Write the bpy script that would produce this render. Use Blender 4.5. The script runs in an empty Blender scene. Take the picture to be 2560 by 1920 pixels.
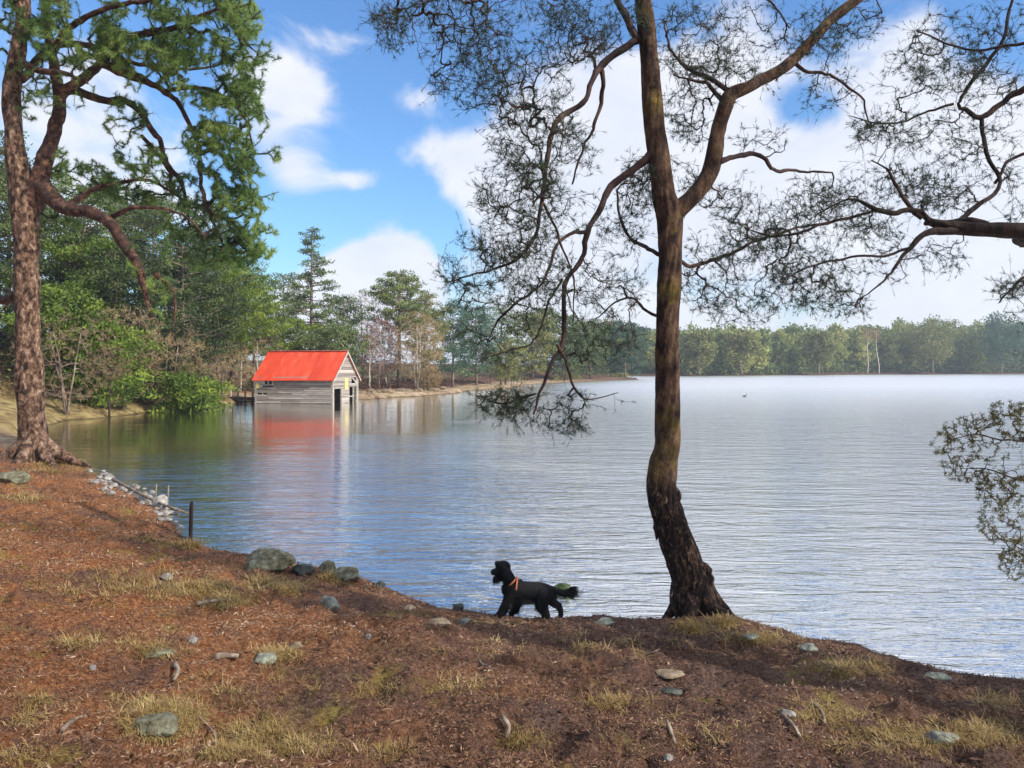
import bpy, bmesh, math, random
import numpy as np
from mathutils import Vector, Matrix
R_ = math.radians
# ---------------------------------------------------------------- camera
CAMZ = 2.65
scene = bpy.context.scene
cam_d = bpy.data.cameras.new('camera'); cam = bpy.data.objects.new('camera', cam_d)
scene.collection.objects.link(cam); scene.camera = cam
cam.location = (0, 0, CAMZ); cam.rotation_euler = (R_(90), 0, 0)
cam_d.sensor_width = 36; cam_d.lens = 36 * 1934 / 2560
cam_d.shift_y = -40 / 2560
cam_d.clip_start = 0.05; cam_d.clip_end = 6000
# ---------------------------------------------------------------- world
SUN_AZ = math.atan2(0.86, -0.50)      # compass-like angle measured from +Y towards +X
SUN_EL = R_(36)
w = bpy.data.worlds.new('World'); scene.world = w; w.use_nodes = True
nt = w.node_tree; nt.nodes.clear()
def N(t, **k):
    n = nt.nodes.new(t)
    for a, b in k.items(): setattr(n, a, b)
    return n
def L(a, b): nt.links.new(a, b)
def M(op, a, b=None, c=None, clamp=False):
    n = N('ShaderNodeMath', operation=op); n.use_clamp = clamp
    for i, v in enumerate((a, b, c)):
        if v is None: continue
        if isinstance(v, (int, float)): n.inputs[i].default_value = v
        else: L(v, n.inputs[i])
    return n.outputs[0]
out = N('ShaderNodeOutputWorld'); bg = N('ShaderNodeBackground')
sky = N('ShaderNodeTexSky', sky_type='NISHITA'); sky.sun_disc = False
sky.sun_elevation = SUN_EL; sky.sun_rotation = SUN_AZ; sky.air_density = 1.3; sky.dust_density = 0.35; sky.ozone_density = 3.0
tc = N('ShaderNodeTexCoord'); sep = N('ShaderNodeSeparateXYZ'); L(tc.outputs['Generated'], sep.inputs[0])
X, Y, Z = sep.outputs
az = M('ARCTAN2', X, Y); hyp = M('SQRT', M('ADD', M('MULTIPLY', X, X), M('MULTIPLY', Y, Y)))
el = M('ARCTAN2', Z, hyp)
cmb = N('ShaderNodeCombineXYZ'); L(az, cmb.inputs[0]); L(M('MULTIPLY', el, 1.5), cmb.inputs[1])
def noise(vec, scale, detail=6, rough=0.55, dist=0.0):
    n = N('ShaderNodeTexNoise'); n.inputs['Scale'].default_value = scale; n.inputs['Detail'].default_value = detail
    n.inputs['Roughness'].default_value = rough; n.inputs['Distortion'].default_value = dist
    L(vec, n.inputs['Vector']); return n.outputs[0]
n1 = noise(cmb.outputs[0], 6.0, 8, 0.58, 0.4); n2 = noise(cmb.outputs[0], 2.2, 4, 0.5)
def blob(vx, vy, rx, ry, amp=1.0):
    a0 = math.atan((vx - 1106) / 1671); e0 = math.atan((795 - vy) / 1671 * math.cos(a0))
    sx = rx / 1671 * math.cos(a0) ** 2; sy = ry / 1671
    dx = M('DIVIDE', M('SUBTRACT', az, a0), sx); dy = M('DIVIDE', M('SUBTRACT', el, e0), sy)
    d2 = M('ADD', M('MULTIPLY', dx, dx), M('MULTIPLY', dy, dy))
    return M('MULTIPLY', M('EXPONENT', M('MULTIPLY', d2, -1.0)), amp)
blobs = [(650,190,95,55,.85),(560,230,100,90,.6),(640,370,85,62,.85),(770,390,55,26,.85),(840,590,125,85,2.1),(760,640,140,70,1.2),
         (1040,360,110,75,.9),(1200,480,170,210,1.25),(1300,220,150,150,.75),(1500,400,320,330,.8),(1780,420,340,150,1.1),(1640,60,130,80,.6),
         (2050,330,230,190,.9),(1950,80,160,90,.8),(2200,560,400,160,1.0),(150,300,300,280,.8),(1100,740,2600,95,.62),(900,215,60,40,.5),(760,90,80,30,.42),(930,330,60,40,.5)]
neg = [(1725,235,70,45,.85),(1500,60,120,60,.3),(1330,60,120,60,.35),(2100,40,90,70,.4),(620,520,100,80,.55),(960,560,40,90,.5)]
s = None
for b in blobs:
    v = blob(*b); s = v if s is None else M('ADD', s, v)
for b in neg: s = M('SUBTRACT', s, blob(*b))
# behind and beside the view the sky carries broken cloud from noise alone
side = M('MULTIPLY', M('GREATER_THAN', M('ABSOLUTE', az), 0.95), M('MULTIPLY', n2, 1.1))
hi = M('MULTIPLY', M('MULTIPLY', M('GREATER_THAN', el, 0.47), M('GREATER_THAN', az, .06)), 1.7)  # extra cloud bank above the frame at right, added to brighten the water's reflection
s = M('ADD', s, M('MAXIMUM', side, hi))
s = M('ADD', s, M('MULTIPLY', M('SUBTRACT', n1, 0.5), 2.3))
s = M('ADD', s, M('MULTIPLY', M('SUBTRACT', n2, 0.5), 0.5))
mr = N('ShaderNodeMapRange', interpolation_type='SMOOTHSTEP'); L(s, mr.inputs[0]); mr.inputs[1].default_value = 0.28; mr.inputs[2].default_value = 0.90
mask = mr.outputs[0]
skyb = N('ShaderNodeVectorMath', operation='MULTIPLY'); L(sky.outputs[0], skyb.inputs[0])
SKYK = 0.112
skyb.inputs[1].default_value = (SKYK * 0.70, SKYK * 0.97, SKYK * 1.30)
cr = N('ShaderNodeMix', data_type='RGBA'); L(n1, cr.inputs[0]); cr.inputs[6].default_value = (0.50, 0.56, 0.70, 1); cr.inputs[7].default_value = (0.86, 0.85, 0.86, 1)
top = N('ShaderNodeMapRange'); L(el, top.inputs[0]); top.inputs[1].default_value = .48; top.inputs[2].default_value = .9; top.inputs[3].default_value = 1.0; top.inputs[4].default_value = 1.8  # unseen clouds overhead are boosted so the water reflects paler
cs = N('ShaderNodeVectorMath', operation='SCALE'); L(cr.outputs[2], cs.inputs[0]); L(top.outputs[0], cs.inputs[3])
mx = N('ShaderNodeMix', data_type='RGBA'); L(M('MULTIPLY', mask, 0.93), mx.inputs[0]); L(skyb.outputs[0], mx.inputs[6]); L(cs.outputs[0], mx.inputs[7])
L(mx.outputs[2], bg.inputs[0]); bg.inputs[1].default_value = 1.0; L(bg.outputs[0], out.inputs[0])
# ---------------------------------------------------------------- sun
sd = bpy.data.lights.new('sun', 'SUN'); sd.energy = 4.2; sd.angle = R_(0.6); sd.color = (1.0, 0.93, 0.82)
so = bpy.data.objects.new('sun', sd); scene.collection.objects.link(so)
sv = Vector((math.sin(SUN_AZ) * math.cos(SUN_EL), math.cos(SUN_AZ) * math.cos(SUN_EL), math.sin(SUN_EL)))
so.rotation_euler = sv.to_track_quat('Z', 'Y').to_euler()
scene.view_settings.view_transform = 'Standard'; scene.view_settings.look = 'None'
scene.view_settings.exposure = 0.42; scene.view_settings.gamma = 1.0
# ---------------------------------------------------------------- helpers
def P(vx, vy, d):                      # reading of the photograph (2212 px wide) at a real distance -> world point
    return np.array([(vx - 1106) / 1671 * d, d, CAMZ + (795 - vy) / 1671 * d])
def tag(o, label=None, cat=None, group=None, kind=None):
    for k, v in (('label', label), ('category', cat), ('group', group), ('kind', kind)):
        if v: o[k] = v
    return o
def thing(name, label, cat, loc, group=None, rz=0):
    o = bpy.data.objects.new(name, None); scene.collection.objects.link(o)
    o.location = [float(a) for a in loc]; o.rotation_euler = (0, 0, rz); o.empty_display_size = .3
    return tag(o, label, cat, group)
class MB:
    def __init__(s): s.v = []; s.f = []; s.t = []; s.n = 0
    def add(s, v, faces, tint=0.5):
        v = np.asarray(v, dtype=np.float64).reshape(-1, 3)
        s.v.append(v); s.t.append(np.broadcast_to(np.asarray(tint, dtype=np.float32), (len(v),)) if np.ndim(tint) == 0 else np.asarray(tint, dtype=np.float32))
        if isinstance(faces, np.ndarray): s.f.append(faces + s.n)
        else:
            by = {}
            for f in faces: by.setdefault(len(f), []).append(f)
            for k in by: s.f.append(np.array(by[k]) + s.n)
        s.n += len(v)
    def build(s, name, mat, parent=None, smooth=True, local=False):
        v = np.concatenate(s.v); t = np.concatenate(s.t)
        if parent is not None and not local: v = v - np.array(parent.location)
        me = bpy.data.meshes.new(name); me.vertices.add(len(v)); me.vertices.foreach_set('co', v.astype(np.float32).ravel())
        li = np.concatenate([f.ravel() for f in s.f]).astype(np.int32)
        tot = np.concatenate([np.full(len(f), f.shape[1]) for f in s.f]); st = np.concatenate([[0], np.cumsum(tot)[:-1]]).astype(np.int32)
        me.loops.add(len(li)); me.loops.foreach_set('vertex_index', li)
        me.polygons.add(len(tot)); me.polygons.foreach_set('loop_start', st)
        me.update(calc_edges=True); me.validate()
        a = me.attributes.new('tint', 'FLOAT', 'POINT'); a.data.foreach_set('value', t.astype(np.float32))
        me.polygons.foreach_set('use_smooth', np.full(len(me.polygons), smooth)); me.materials.append(mat)
        o = bpy.data.objects.new(name, me); scene.collection.objects.link(o); o.parent = parent
        return o
def nrm(a): return a / np.maximum(np.linalg.norm(a, axis=-1, keepdims=True), 1e-9)
def tubes(mb, Pn, Rn, sides=4, tint=0.5, cap=True, lump=0.0, rng=None):
    Pn = np.asarray(Pn, float)
    if Pn.ndim == 2: Pn = Pn[None]; Rn = np.asarray(Rn, float)[None]
    n, k, _ = Pn.shape
    T = nrm(np.gradient(Pn, axis=1)); mean = nrm(Pn[:, -1] - Pn[:, 0])
    ref = np.cross(mean, np.array([0.31, 0.77, 0.55])); ref = nrm(ref)[:, None, :]
    U = nrm(ref - (ref * T).sum(-1, keepdims=True) * T); V = np.cross(T, U)
    a = np.linspace(0, 2 * np.pi, sides, endpoint=False)
    rr = Rn[:, :, None, None] * np.ones((1, 1, sides, 1))
    if lump and rng is not None: rr = rr * (1 + lump * rng.normal(size=(n, k, sides, 1)))
    v = Pn[:, :, None, :] + rr * (np.cos(a)[None, None, :, None] * U[:, :, None, :] + np.sin(a)[None, None, :, None] * V[:, :, None, :])
    idx = np.arange(n * k * sides).reshape(n, k, sides); nx = np.roll(idx, -1, axis=2)
    f = np.stack([idx[:, :-1], nx[:, :-1], nx[:, 1:], idx[:, 1:]], -1).reshape(-1, 4)
    tt = tint if np.ndim(tint) == 0 else np.repeat(np.asarray(tint), k * sides)
    mb.add(v.reshape(-1, 3), f, tt)
    if cap: 
        base = mb.n - n * k * sides
        mb.f.append((idx[:, -1, :] + base)); mb.f.append((idx[:, 0, ::-1] + base))
def blades(mb, B, D, Ln, W, rng, tint=0.5):      # thin triangles: needles, leaves, fur
    n = len(B); D = nrm(D); S = nrm(np.cross(D, rng.normal(size=(n, 3)))) * (np.asarray(W) * 0.5).reshape(-1, 1)
    v = np.stack([B - S, B + S, B + D * np.asarray(Ln).reshape(-1, 1)], 1)
    tt = tint if np.ndim(tint) == 0 else np.repeat(tint, 3)
    mb.add(v.reshape(-1, 3), np.arange(n * 3).reshape(n, 3), tt)
def leaves(mb, B, D, Ln, W, rng, tint=0.5):      # diamond-shaped leaves
    n = len(B); D = nrm(D); S = nrm(np.cross(D, rng.normal(size=(n, 3)))) * (np.asarray(W) * 0.5 * np.ones(n)).reshape(-1, 1)
    Ln = (np.asarray(Ln) * np.ones(n)).reshape(-1, 1)
    v = np.stack([B, B + D * Ln * .5 - S, B + D * Ln, B + D * Ln * .5 + S], 1)
    tt = tint if np.ndim(tint) == 0 else np.repeat(tint, 4)
    mb.add(v.reshape(-1, 3), np.arange(n * 4).reshape(n, 4), tt)
def catmull(pts, step):
    pts = np.asarray(pts, float); q = np.vstack([2 * pts[0] - pts[1], pts, 2 * pts[-1] - pts[-2]]); o = []
    for i in range(1, len(q) - 2):
        n = max(2, int(np.linalg.norm(q[i + 1][:3] - q[i][:3]) / step)); t = np.linspace(0, 1, n, endpoint=False)[:, None]
        o.append(.5 * ((2 * q[i]) + (-q[i - 1] + q[i + 1]) * t + (2 * q[i - 1] - 5 * q[i] + 4 * q[i + 1] - q[i + 2]) * t ** 2 + (-q[i - 1] + 3 * q[i] - 3 * q[i + 1] + q[i + 2]) * t ** 3))
    o.append(q[-2][None]); return np.vstack(o)
def hsh(i, j, s): 
    v = np.sin(i * 127.1 + j * 311.7 + s * 74.7) * 43758.5453; return v - np.floor(v)
def vn(x, y, s=0):
    i = np.floor(x); j = np.floor(y); f = x - i; g = y - j; f = f * f * (3 - 2 * f); g = g * g * (3 - 2 * g)
    return (hsh(i, j, s) * (1 - f) + hsh(i + 1, j, s) * f) * (1 - g) + (hsh(i, j + 1, s) * (1 - f) + hsh(i + 1, j + 1, s) * f) * g - .5
def fbm(x, y, s=0, o=4):
    r = 0; a = 1
    for k in range(o): r = r + a * vn(x * 2 ** k, y * 2 ** k, s + k * 13); a *= .5
    return r
def sm(a, b, x): t = np.clip((x - a) / (b - a), 0, 1); return t * t * (3 - 2 * t)
# ---------------------------------------------------------------- materials
def mat_new(name):
    m = bpy.data.materials.new(name); m.use_nodes = True; t = m.node_tree; t.nodes.clear(); return m, t
def simple(name, cols, scale=4.0, rough=0.8, bump=0.3, bscale=None, stretch=(1, 1, 1), tint=0.0, detail=6, spec=0.3, transl=0.0, dist=0.0, bdist=0.02, metallic=0.0, contrast=(0.3, 0.7)):
    """procedural material: colours ramped over noise, shifted by the per-piece tint"""
    m, t = mat_new(name); nn = t.nodes; lk = t.links.new
    o = nn.new('ShaderNodeOutputMaterial'); p = nn.new('ShaderNodeBsdfPrincipled')
    tc = nn.new('ShaderNodeTexCoord'); mp = nn.new('ShaderNodeMapping'); mp.inputs['Scale'].default_value = stretch
    lk(tc.outputs['Object'], mp.inputs[0])
    n = nn.new('ShaderNodeTexNoise'); n.inputs['Scale'].default_value = scale; n.inputs['Detail'].default_value = detail; n.inputs['Roughness'].default_value = .62; n.inputs['Distortion'].default_value = dist
    lk(mp.outputs[0], n.inputs['Vector']); f = n.outputs[0]
    mrn = nn.new('ShaderNodeMapRange'); mrn.inputs[1].default_value = contrast[0]; mrn.inputs[2].default_value = contrast[1]; lk(f, mrn.inputs[0]); f = mrn.outputs[0]
    if tint:
        at = nn.new('ShaderNodeAttribute'); at.attribute_name = 'tint'
        mixf = nn.new('ShaderNodeMix'); mixf.data_type = 'FLOAT'; mixf.inputs[0].default_value = tint; lk(f, mixf.inputs[2]); lk(at.outputs['Fac'], mixf.inputs[3]); f = mixf.outputs[0]
    r = nn.new('ShaderNodeValToRGB'); e = r.color_ramp.elements
    while len(e) < len(cols): e.new(0.5)
    for i, c in enumerate(cols): e[i].position = i / (len(cols) - 1); e[i].color = (*c, 1)
    lk(f, r.inputs[0]); lk(r.outputs[0], p.inputs['Base Color'])
    p.inputs['Roughness'].default_value = rough; p.inputs['Specular IOR Level'].default_value = spec; p.inputs['Metallic'].default_value = metallic
    if bump:
        b = nn.new('ShaderNodeBump'); b.inputs['Strength'].default_value = bump; b.inputs['Distance'].default_value = bdist
        n2 = nn.new('ShaderNodeTexNoise'); n2.inputs['Scale'].default_value = bscale or scale * 3; n2.inputs['Detail'].default_value = 6; n2.inputs['Roughness'].default_value = .65
        lk(mp.outputs[0], n2.inputs['Vector']); lk(n2.outputs[0], b.inputs['Height']); lk(b.outputs[0], p.inputs['Normal'])
    if transl:
        tr = nn.new('ShaderNodeBsdfTranslucent'); lk(r.outputs[0], tr.inputs[0]); ms = nn.new('ShaderNodeMixShader'); ms.inputs[0].default_value = transl
        lk(p.outputs[0], ms.inputs[1]); lk(tr.outputs[0], ms.inputs[2]); lk(ms.outputs[0], o.inputs[0])
    else: lk(p.outputs[0], o.inputs[0])
    return m
MT = {}
def leafm(name, cols, transl=.3): MT[name] = simple(name, cols, scale=.9, rough=.6, bump=0, tint=.62, detail=3, transl=transl, spec=.25)
leafm('pine_bright', [(.014,.026,.006),(.085,.14,.016),(.30,.36,.05)], .18)
leafm('pine_left', [(.022,.050,.018),(.12,.21,.05),(.36,.46,.12)], .4)
leafm('pine_dark', [(.007,.013,.006),(.030,.052,.017),(.13,.16,.045)], .15)
leafm('pine_mid', [(.022,.040,.016),(.10,.145,.05),(.29,.32,.11)], .22)
leafm('pine_blue', [(.020,.050,.038),(.06,.13,.08),(.13,.21,.12)])
leafm('olive', [(.06,.075,.025),(.19,.20,.06),(.34,.32,.12)])
leafm('brown_leaf', [(.06,.035,.02),(.20,.12,.06),(.36,.25,.13)])
leafm('near_needle', [(.010,.028,.020),(.028,.064,.038),(.10,.13,.05)], .35)
leafm('sprig_leaf', [(.05,.05,.018),(.16,.15,.055),(.36,.29,.13)], .45)
leafm('bare_twig', [(.08,.05,.03),(.20,.13,.08),(.34,.25,.16)], 0)
leafm('purple_twig', [(.10,.05,.045),(.22,.12,.11),(.36,.23,.21)], 0)
leafm('tan_twig', [(.10,.065,.03),(.26,.18,.085),(.44,.33,.18)], 0)
leafm('far_leaf', [(.03,.07,.03),(.20,.25,.07),(.50,.46,.16)], .35)
leafm('heather', [(.035,.015,.015),(.09,.04,.03),(.17,.09,.06)], 0)
leafm('grass_mat', [(.10,.055,.022),(.30,.20,.065),(.55,.44,.22)], .2)
leafm('litter_mat', [(.014,.008,.007),(.085,.040,.025),(.24,.13,.072),(.58,.47,.33)], 0)
MT['bark_dark'] = simple('bark_dark', [(.008,.006,.007),(.028,.018,.015),(.08,.045,.032)], scale=9, rough=.95, bump=1.0, bscale=22, stretch=(1,1,.3), bdist=.03)
MT['bark_twig'] = simple('bark_twig', [(.016,.010,.012),(.05,.028,.025),(.10,.06,.045)], scale=5, rough=.9, bump=0)
MT['bark_left'] = simple('bark_left', [(.010,.007,.007),(.085,.045,.028),(.20,.12,.078),(.36,.26,.19)], scale=9, rough=.95, bump=1.0, bscale=15, stretch=(1,1,.6), bdist=.10, dist=.5, detail=10, contrast=(.36,.66))
MT['bark_limb'] = simple('bark_limb', [(.010,.007,.007),(.055,.026,.019),(.20,.105,.062)], scale=6, rough=.9, bump=.8, bscale=16, bdist=.04)
MT['bark_grey'] = simple('bark_grey', [(.05,.04,.03),(.16,.12,.09),(.32,.26,.20)], scale=4, rough=.9, bump=.3, stretch=(1,1,.4))
MT['bark_pale'] = simple('bark_pale', [(.22,.18,.13),(.42,.37,.30),(.58,.54,.47)], scale=4, rough=.85, bump=.2)
MT['rock'] = simple('rock', [(.04,.035,.03),(.13,.13,.11),(.24,.26,.20),(.40,.40,.33)], scale=14, rough=.9, bump=.9, bscale=14, bdist=.03, tint=.25)
MT['rock_moss'] = simple('rock_moss', [(.03,.022,.016),(.10,.085,.05),(.18,.18,.12),(.36,.37,.31)], scale=13, rough=.95, bump=.9, bscale=20, bdist=.03, tint=.2)
MT['rock_pale'] = simple('rock_pale', [(.04,.03,.025),(.14,.12,.10),(.27,.25,.23),(.48,.47,.48)], scale=16, rough=.8, bump=.6, bscale=20, bdist=.02, tint=.3)
MT['rock_tan'] = simple('rock_tan', [(.06,.04,.03),(.19,.14,.09),(.36,.30,.21)], scale=13, rough=.9, bump=.7, bscale=20, bdist=.02, tint=.25)
MT['green_moss'] = simple('green_moss', [(.02,.03,.012),(.07,.10,.03),(.15,.19,.07),(.30,.31,.22)], scale=12, rough=.95, bump=.9, bscale=20, bdist=.03)
MT['rock_wet'] = simple('rock_wet', [(.015,.018,.016),(.05,.055,.045),(.12,.12,.10)], scale=7, rough=.45, bump=.7, bscale=18, bdist=.02)
MT['stick'] = simple('stick', [(.05,.03,.02),(.19,.14,.10),(.38,.32,.25)], scale=12, rough=.9, bump=.4, stretch=(1,1,1))
# trunk of the near pine: dark plates at the foot, ochre moss and orange bark above
def near_bark():
    m, t = mat_new('near_pine_bark'); nn = t.nodes; lk = t.links.new
    o = nn.new('ShaderNodeOutputMaterial'); p = nn.new('ShaderNodeBsdfPrincipled'); geo = nn.new('ShaderNodeNewGeometry')
    mp = nn.new('ShaderNodeMapping'); mp.inputs['Scale'].default_value = (1, 1, .5); lk(geo.outputs['Position'], mp.inputs[0])
    def ns(sc, d=6, vec=mp.outputs[0], dist=0):
        n = nn.new('ShaderNodeTexNoise'); n.inputs['Scale'].default_value = sc; n.inputs['Detail'].default_value = d; n.inputs['Distortion'].default_value = dist; n.inputs['Roughness'].default_value = .62; lk(vec, n.inputs['Vector']); return n.outputs[0]
    def ramp(f, cols, pos):
        r = nn.new('ShaderNodeValToRGB'); e = r.color_ramp.elements
        while len(e) < len(cols): e.new(.5)
        for i, (c, q) in enumerate(zip(cols, pos)): e[i].position = q; e[i].color = (*c, 1)
        lk(f, r.inputs[0]); return r.outputs[0]
    def mix(f, a, b):
        x = nn.new('ShaderNodeMix'); x.data_type = 'RGBA'; lk(f, x.inputs[0]); lk(a, x.inputs[6]); lk(b, x.inputs[7]); return x.outputs[2]
    upper = ramp(ns(11, 8), [(.012,.008,.008),(.06,.033,.022),(.16,.10,.055)], [.34,.5,.70])
    moss = ramp(ns(20), [(.07,.045,.012),(.20,.14,.035)], [.35,.65])
    fm = ramp(ns(1.7, 4, geo.outputs['Position']), [(0,0,0),(1,1,1)], [.56,.68])
    up = mix(fm, upper, moss)
    low = ramp(ns(26, 6, dist=.8), [(.006,.005,.006),(.020,.012,.010),(.085,.045,.024),(.40,.35,.30)], [.36,.5,.62,.74])
    sp = nn.new('ShaderNodeSeparateXYZ'); lk(geo.outputs['Position'], sp.inputs[0])
    ad = nn.new('ShaderNodeMath'); ad.operation = 'MULTIPLY_ADD'; lk(ns(3, 4), ad.inputs[0]); ad.inputs[1].default_value = .7; lk(sp.outputs[2], ad.inputs[2])
    mr = nn.new('ShaderNodeMapRange'); lk(ad.outputs[0], mr.inputs[0]); mr.inputs[1].default_value = 1.7; mr.inputs[2].default_value = 2.1
    lk(mix(mr.outputs[0], low, up), p.inputs['Base Color']); p.inputs['Roughness'].default_value = .92; p.inputs['Specular IOR Level'].default_value = .2
    b = nn.new('ShaderNodeBump'); b.inputs['Strength'].default_value = 1; b.inputs['Distance'].default_value = .03; lk(ns(24, 6, dist=.5), b.inputs['Height']); lk(b.outputs[0], p.inputs['Normal'])
    lk(p.outputs[0], o.inputs[0]); return m
MT['near_bark'] = near_bark()
# ---------------------------------------------------------------- shoreline and terrain
near_v = [(180,1008),(215,1035),(262,1058),(300,1078),(352,1108),(385,1145),(420,1175),(470,1192),(540,1202),(600,1212),(655,1224),(755,1238),(830,1266),(890,1296),(975,1318),(1060,1328),(1150,1336),(1250,1342),(1380,1348),(1470,1346),(1570,1341),(1700,1366),(1745,1390),(1840,1396),(1900,1416),(2010,1444),(2110,1462),(2212,1480)]
def wl(v): d = CAMZ * 1671 / (v[1] - 795); return ((v[0] - 1106) / 1671 * d, d)
shore = [wl(v) for v in near_v]
shore += [(6.2,5.1),(9,3.6),(14,1.5),(40,-6),(140,-30),(420,-60),(640,0),(660,200),(460,335)]
far_v = [(2212,808),(2050,808.6),(1900,809.2),(1700,810.6),(1560,811.6),(1470,812.5),(1440,813.5)]
shore += [wl(v) for v in far_v] + [(36,262),(33,225)]
shore += [wl(v) for v in [(1385,820.5),(1330,822.5),(1260,825),(1190,828),(1140,831),(1105,839),(1050,842),(1005,846),(955,853),(900,857),(850,858),(790,863)]]
shore += [(-14.5,66.5),(-17.5,65),(-19.8,62.5),(-21.3,60.5)]
shore += [wl(v) for v in [(500,871),(455,876),(400,882),(345,884),(290,894),(235,902),(160,907),(120,918)]] + [(-20.5,33),(-19.0,29.5),(-16.8,26.8),(-13.6,23.8)]
shore = np.array(shore)
def sdist(x, y):                        # >0 on land
    x = np.asarray(x, float); y = np.asarray(y, float); sh = x.shape; x = x.ravel(); y = y.ravel()
    best = np.full(x.shape, 1e18); ins = np.zeros(x.shape, bool); n = len(shore)
    for i in range(n):
        ax, ay = shore[i]; bx, by = shore[(i + 1) % n]; ex, ey = bx - ax, by - ay
        t = np.clip(((x - ax) * ex + (y - ay) * ey) / (ex * ex + ey * ey), 0, 1)
        best = np.minimum(best, (x - ax - t * ex) ** 2 + (y - ay - t * ey) ** 2)
        c = ((ay > y) != (by > y)); xi = ax + (y - ay) / (ey if ey else 1e-9) * ex; ins ^= c & (x < xi)
    return (np.where(ins, -1, 1) * np.sqrt(best)).reshape(sh)
def zones(x, y):
    nearz = 1 - sm(21, 26, y + 0.15 * x * 0)
    leftb = sm(24, 30, y) * (1 - sm(57, 64, y)) * sm(12, 16, -x)
    return nearz, leftb
def H(x, y):
    x = np.asarray(x, float); y = np.asarray(y, float); d = sdist(x, y); nz, lb = zones(x, y)
    d = d + nz * (.16 * fbm(x * 1.3, y * 1.3, 3, 3) + .05 * fbm(x * 7, y * 7, 9, 2)) + (1 - nz) * .8 * fbm(x * .25, y * .25, 5, 3)
    p = np.maximum(d, 0)
    hn = .07 * sm(0, .22, p) + .135 * p - .02 * np.maximum(p - 6, 0)
    hl = .12 * sm(0, .4, p) + .36 * np.minimum(p, 7) + .30 * np.clip(p - 7, 0, 25)
    hf = .15 * sm(0, .6, p) + .07 * np.minimum(p, 14) + .05 * np.clip(p - 14, 0, 60)
    h = nz * hn + (1 - nz) * (lb * hl + (1 - lb) * hf)
    h = np.where(d < 0, np.maximum(d * .30, -1.6), h)
    land = sm(-.02, .5, d)
    h = h + nz * land * (.09 * fbm(x * 1.1, y * 1.1, 21, 3) + .085 * fbm(x * 4.3, y * 4.3, 31, 3) * (.5 + sm(0, 1.5, d)) + .028 * fbm(x * 17, y * 17, 41, 2)) + (1 - nz) * land * .5 * fbm(x * .2, y * .2, 61, 4)
    return h
def G(vx, vy, dmax=60):                 # where the line of sight meets the ground
    ds = np.linspace(2.5, dmax, 3000); z = CAMZ + (795 - vy) / 1671 * ds; h = H((vx - 1106) / 1671 * ds, ds)
    i = np.argmax(z <= h); d = ds[i] if (z <= h).any() else CAMZ * 1671 / max(vy - 795, 5)
    return np.array([(vx - 1106) / 1671 * d, d, float(H((vx - 1106) / 1671 * d, d))])
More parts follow.
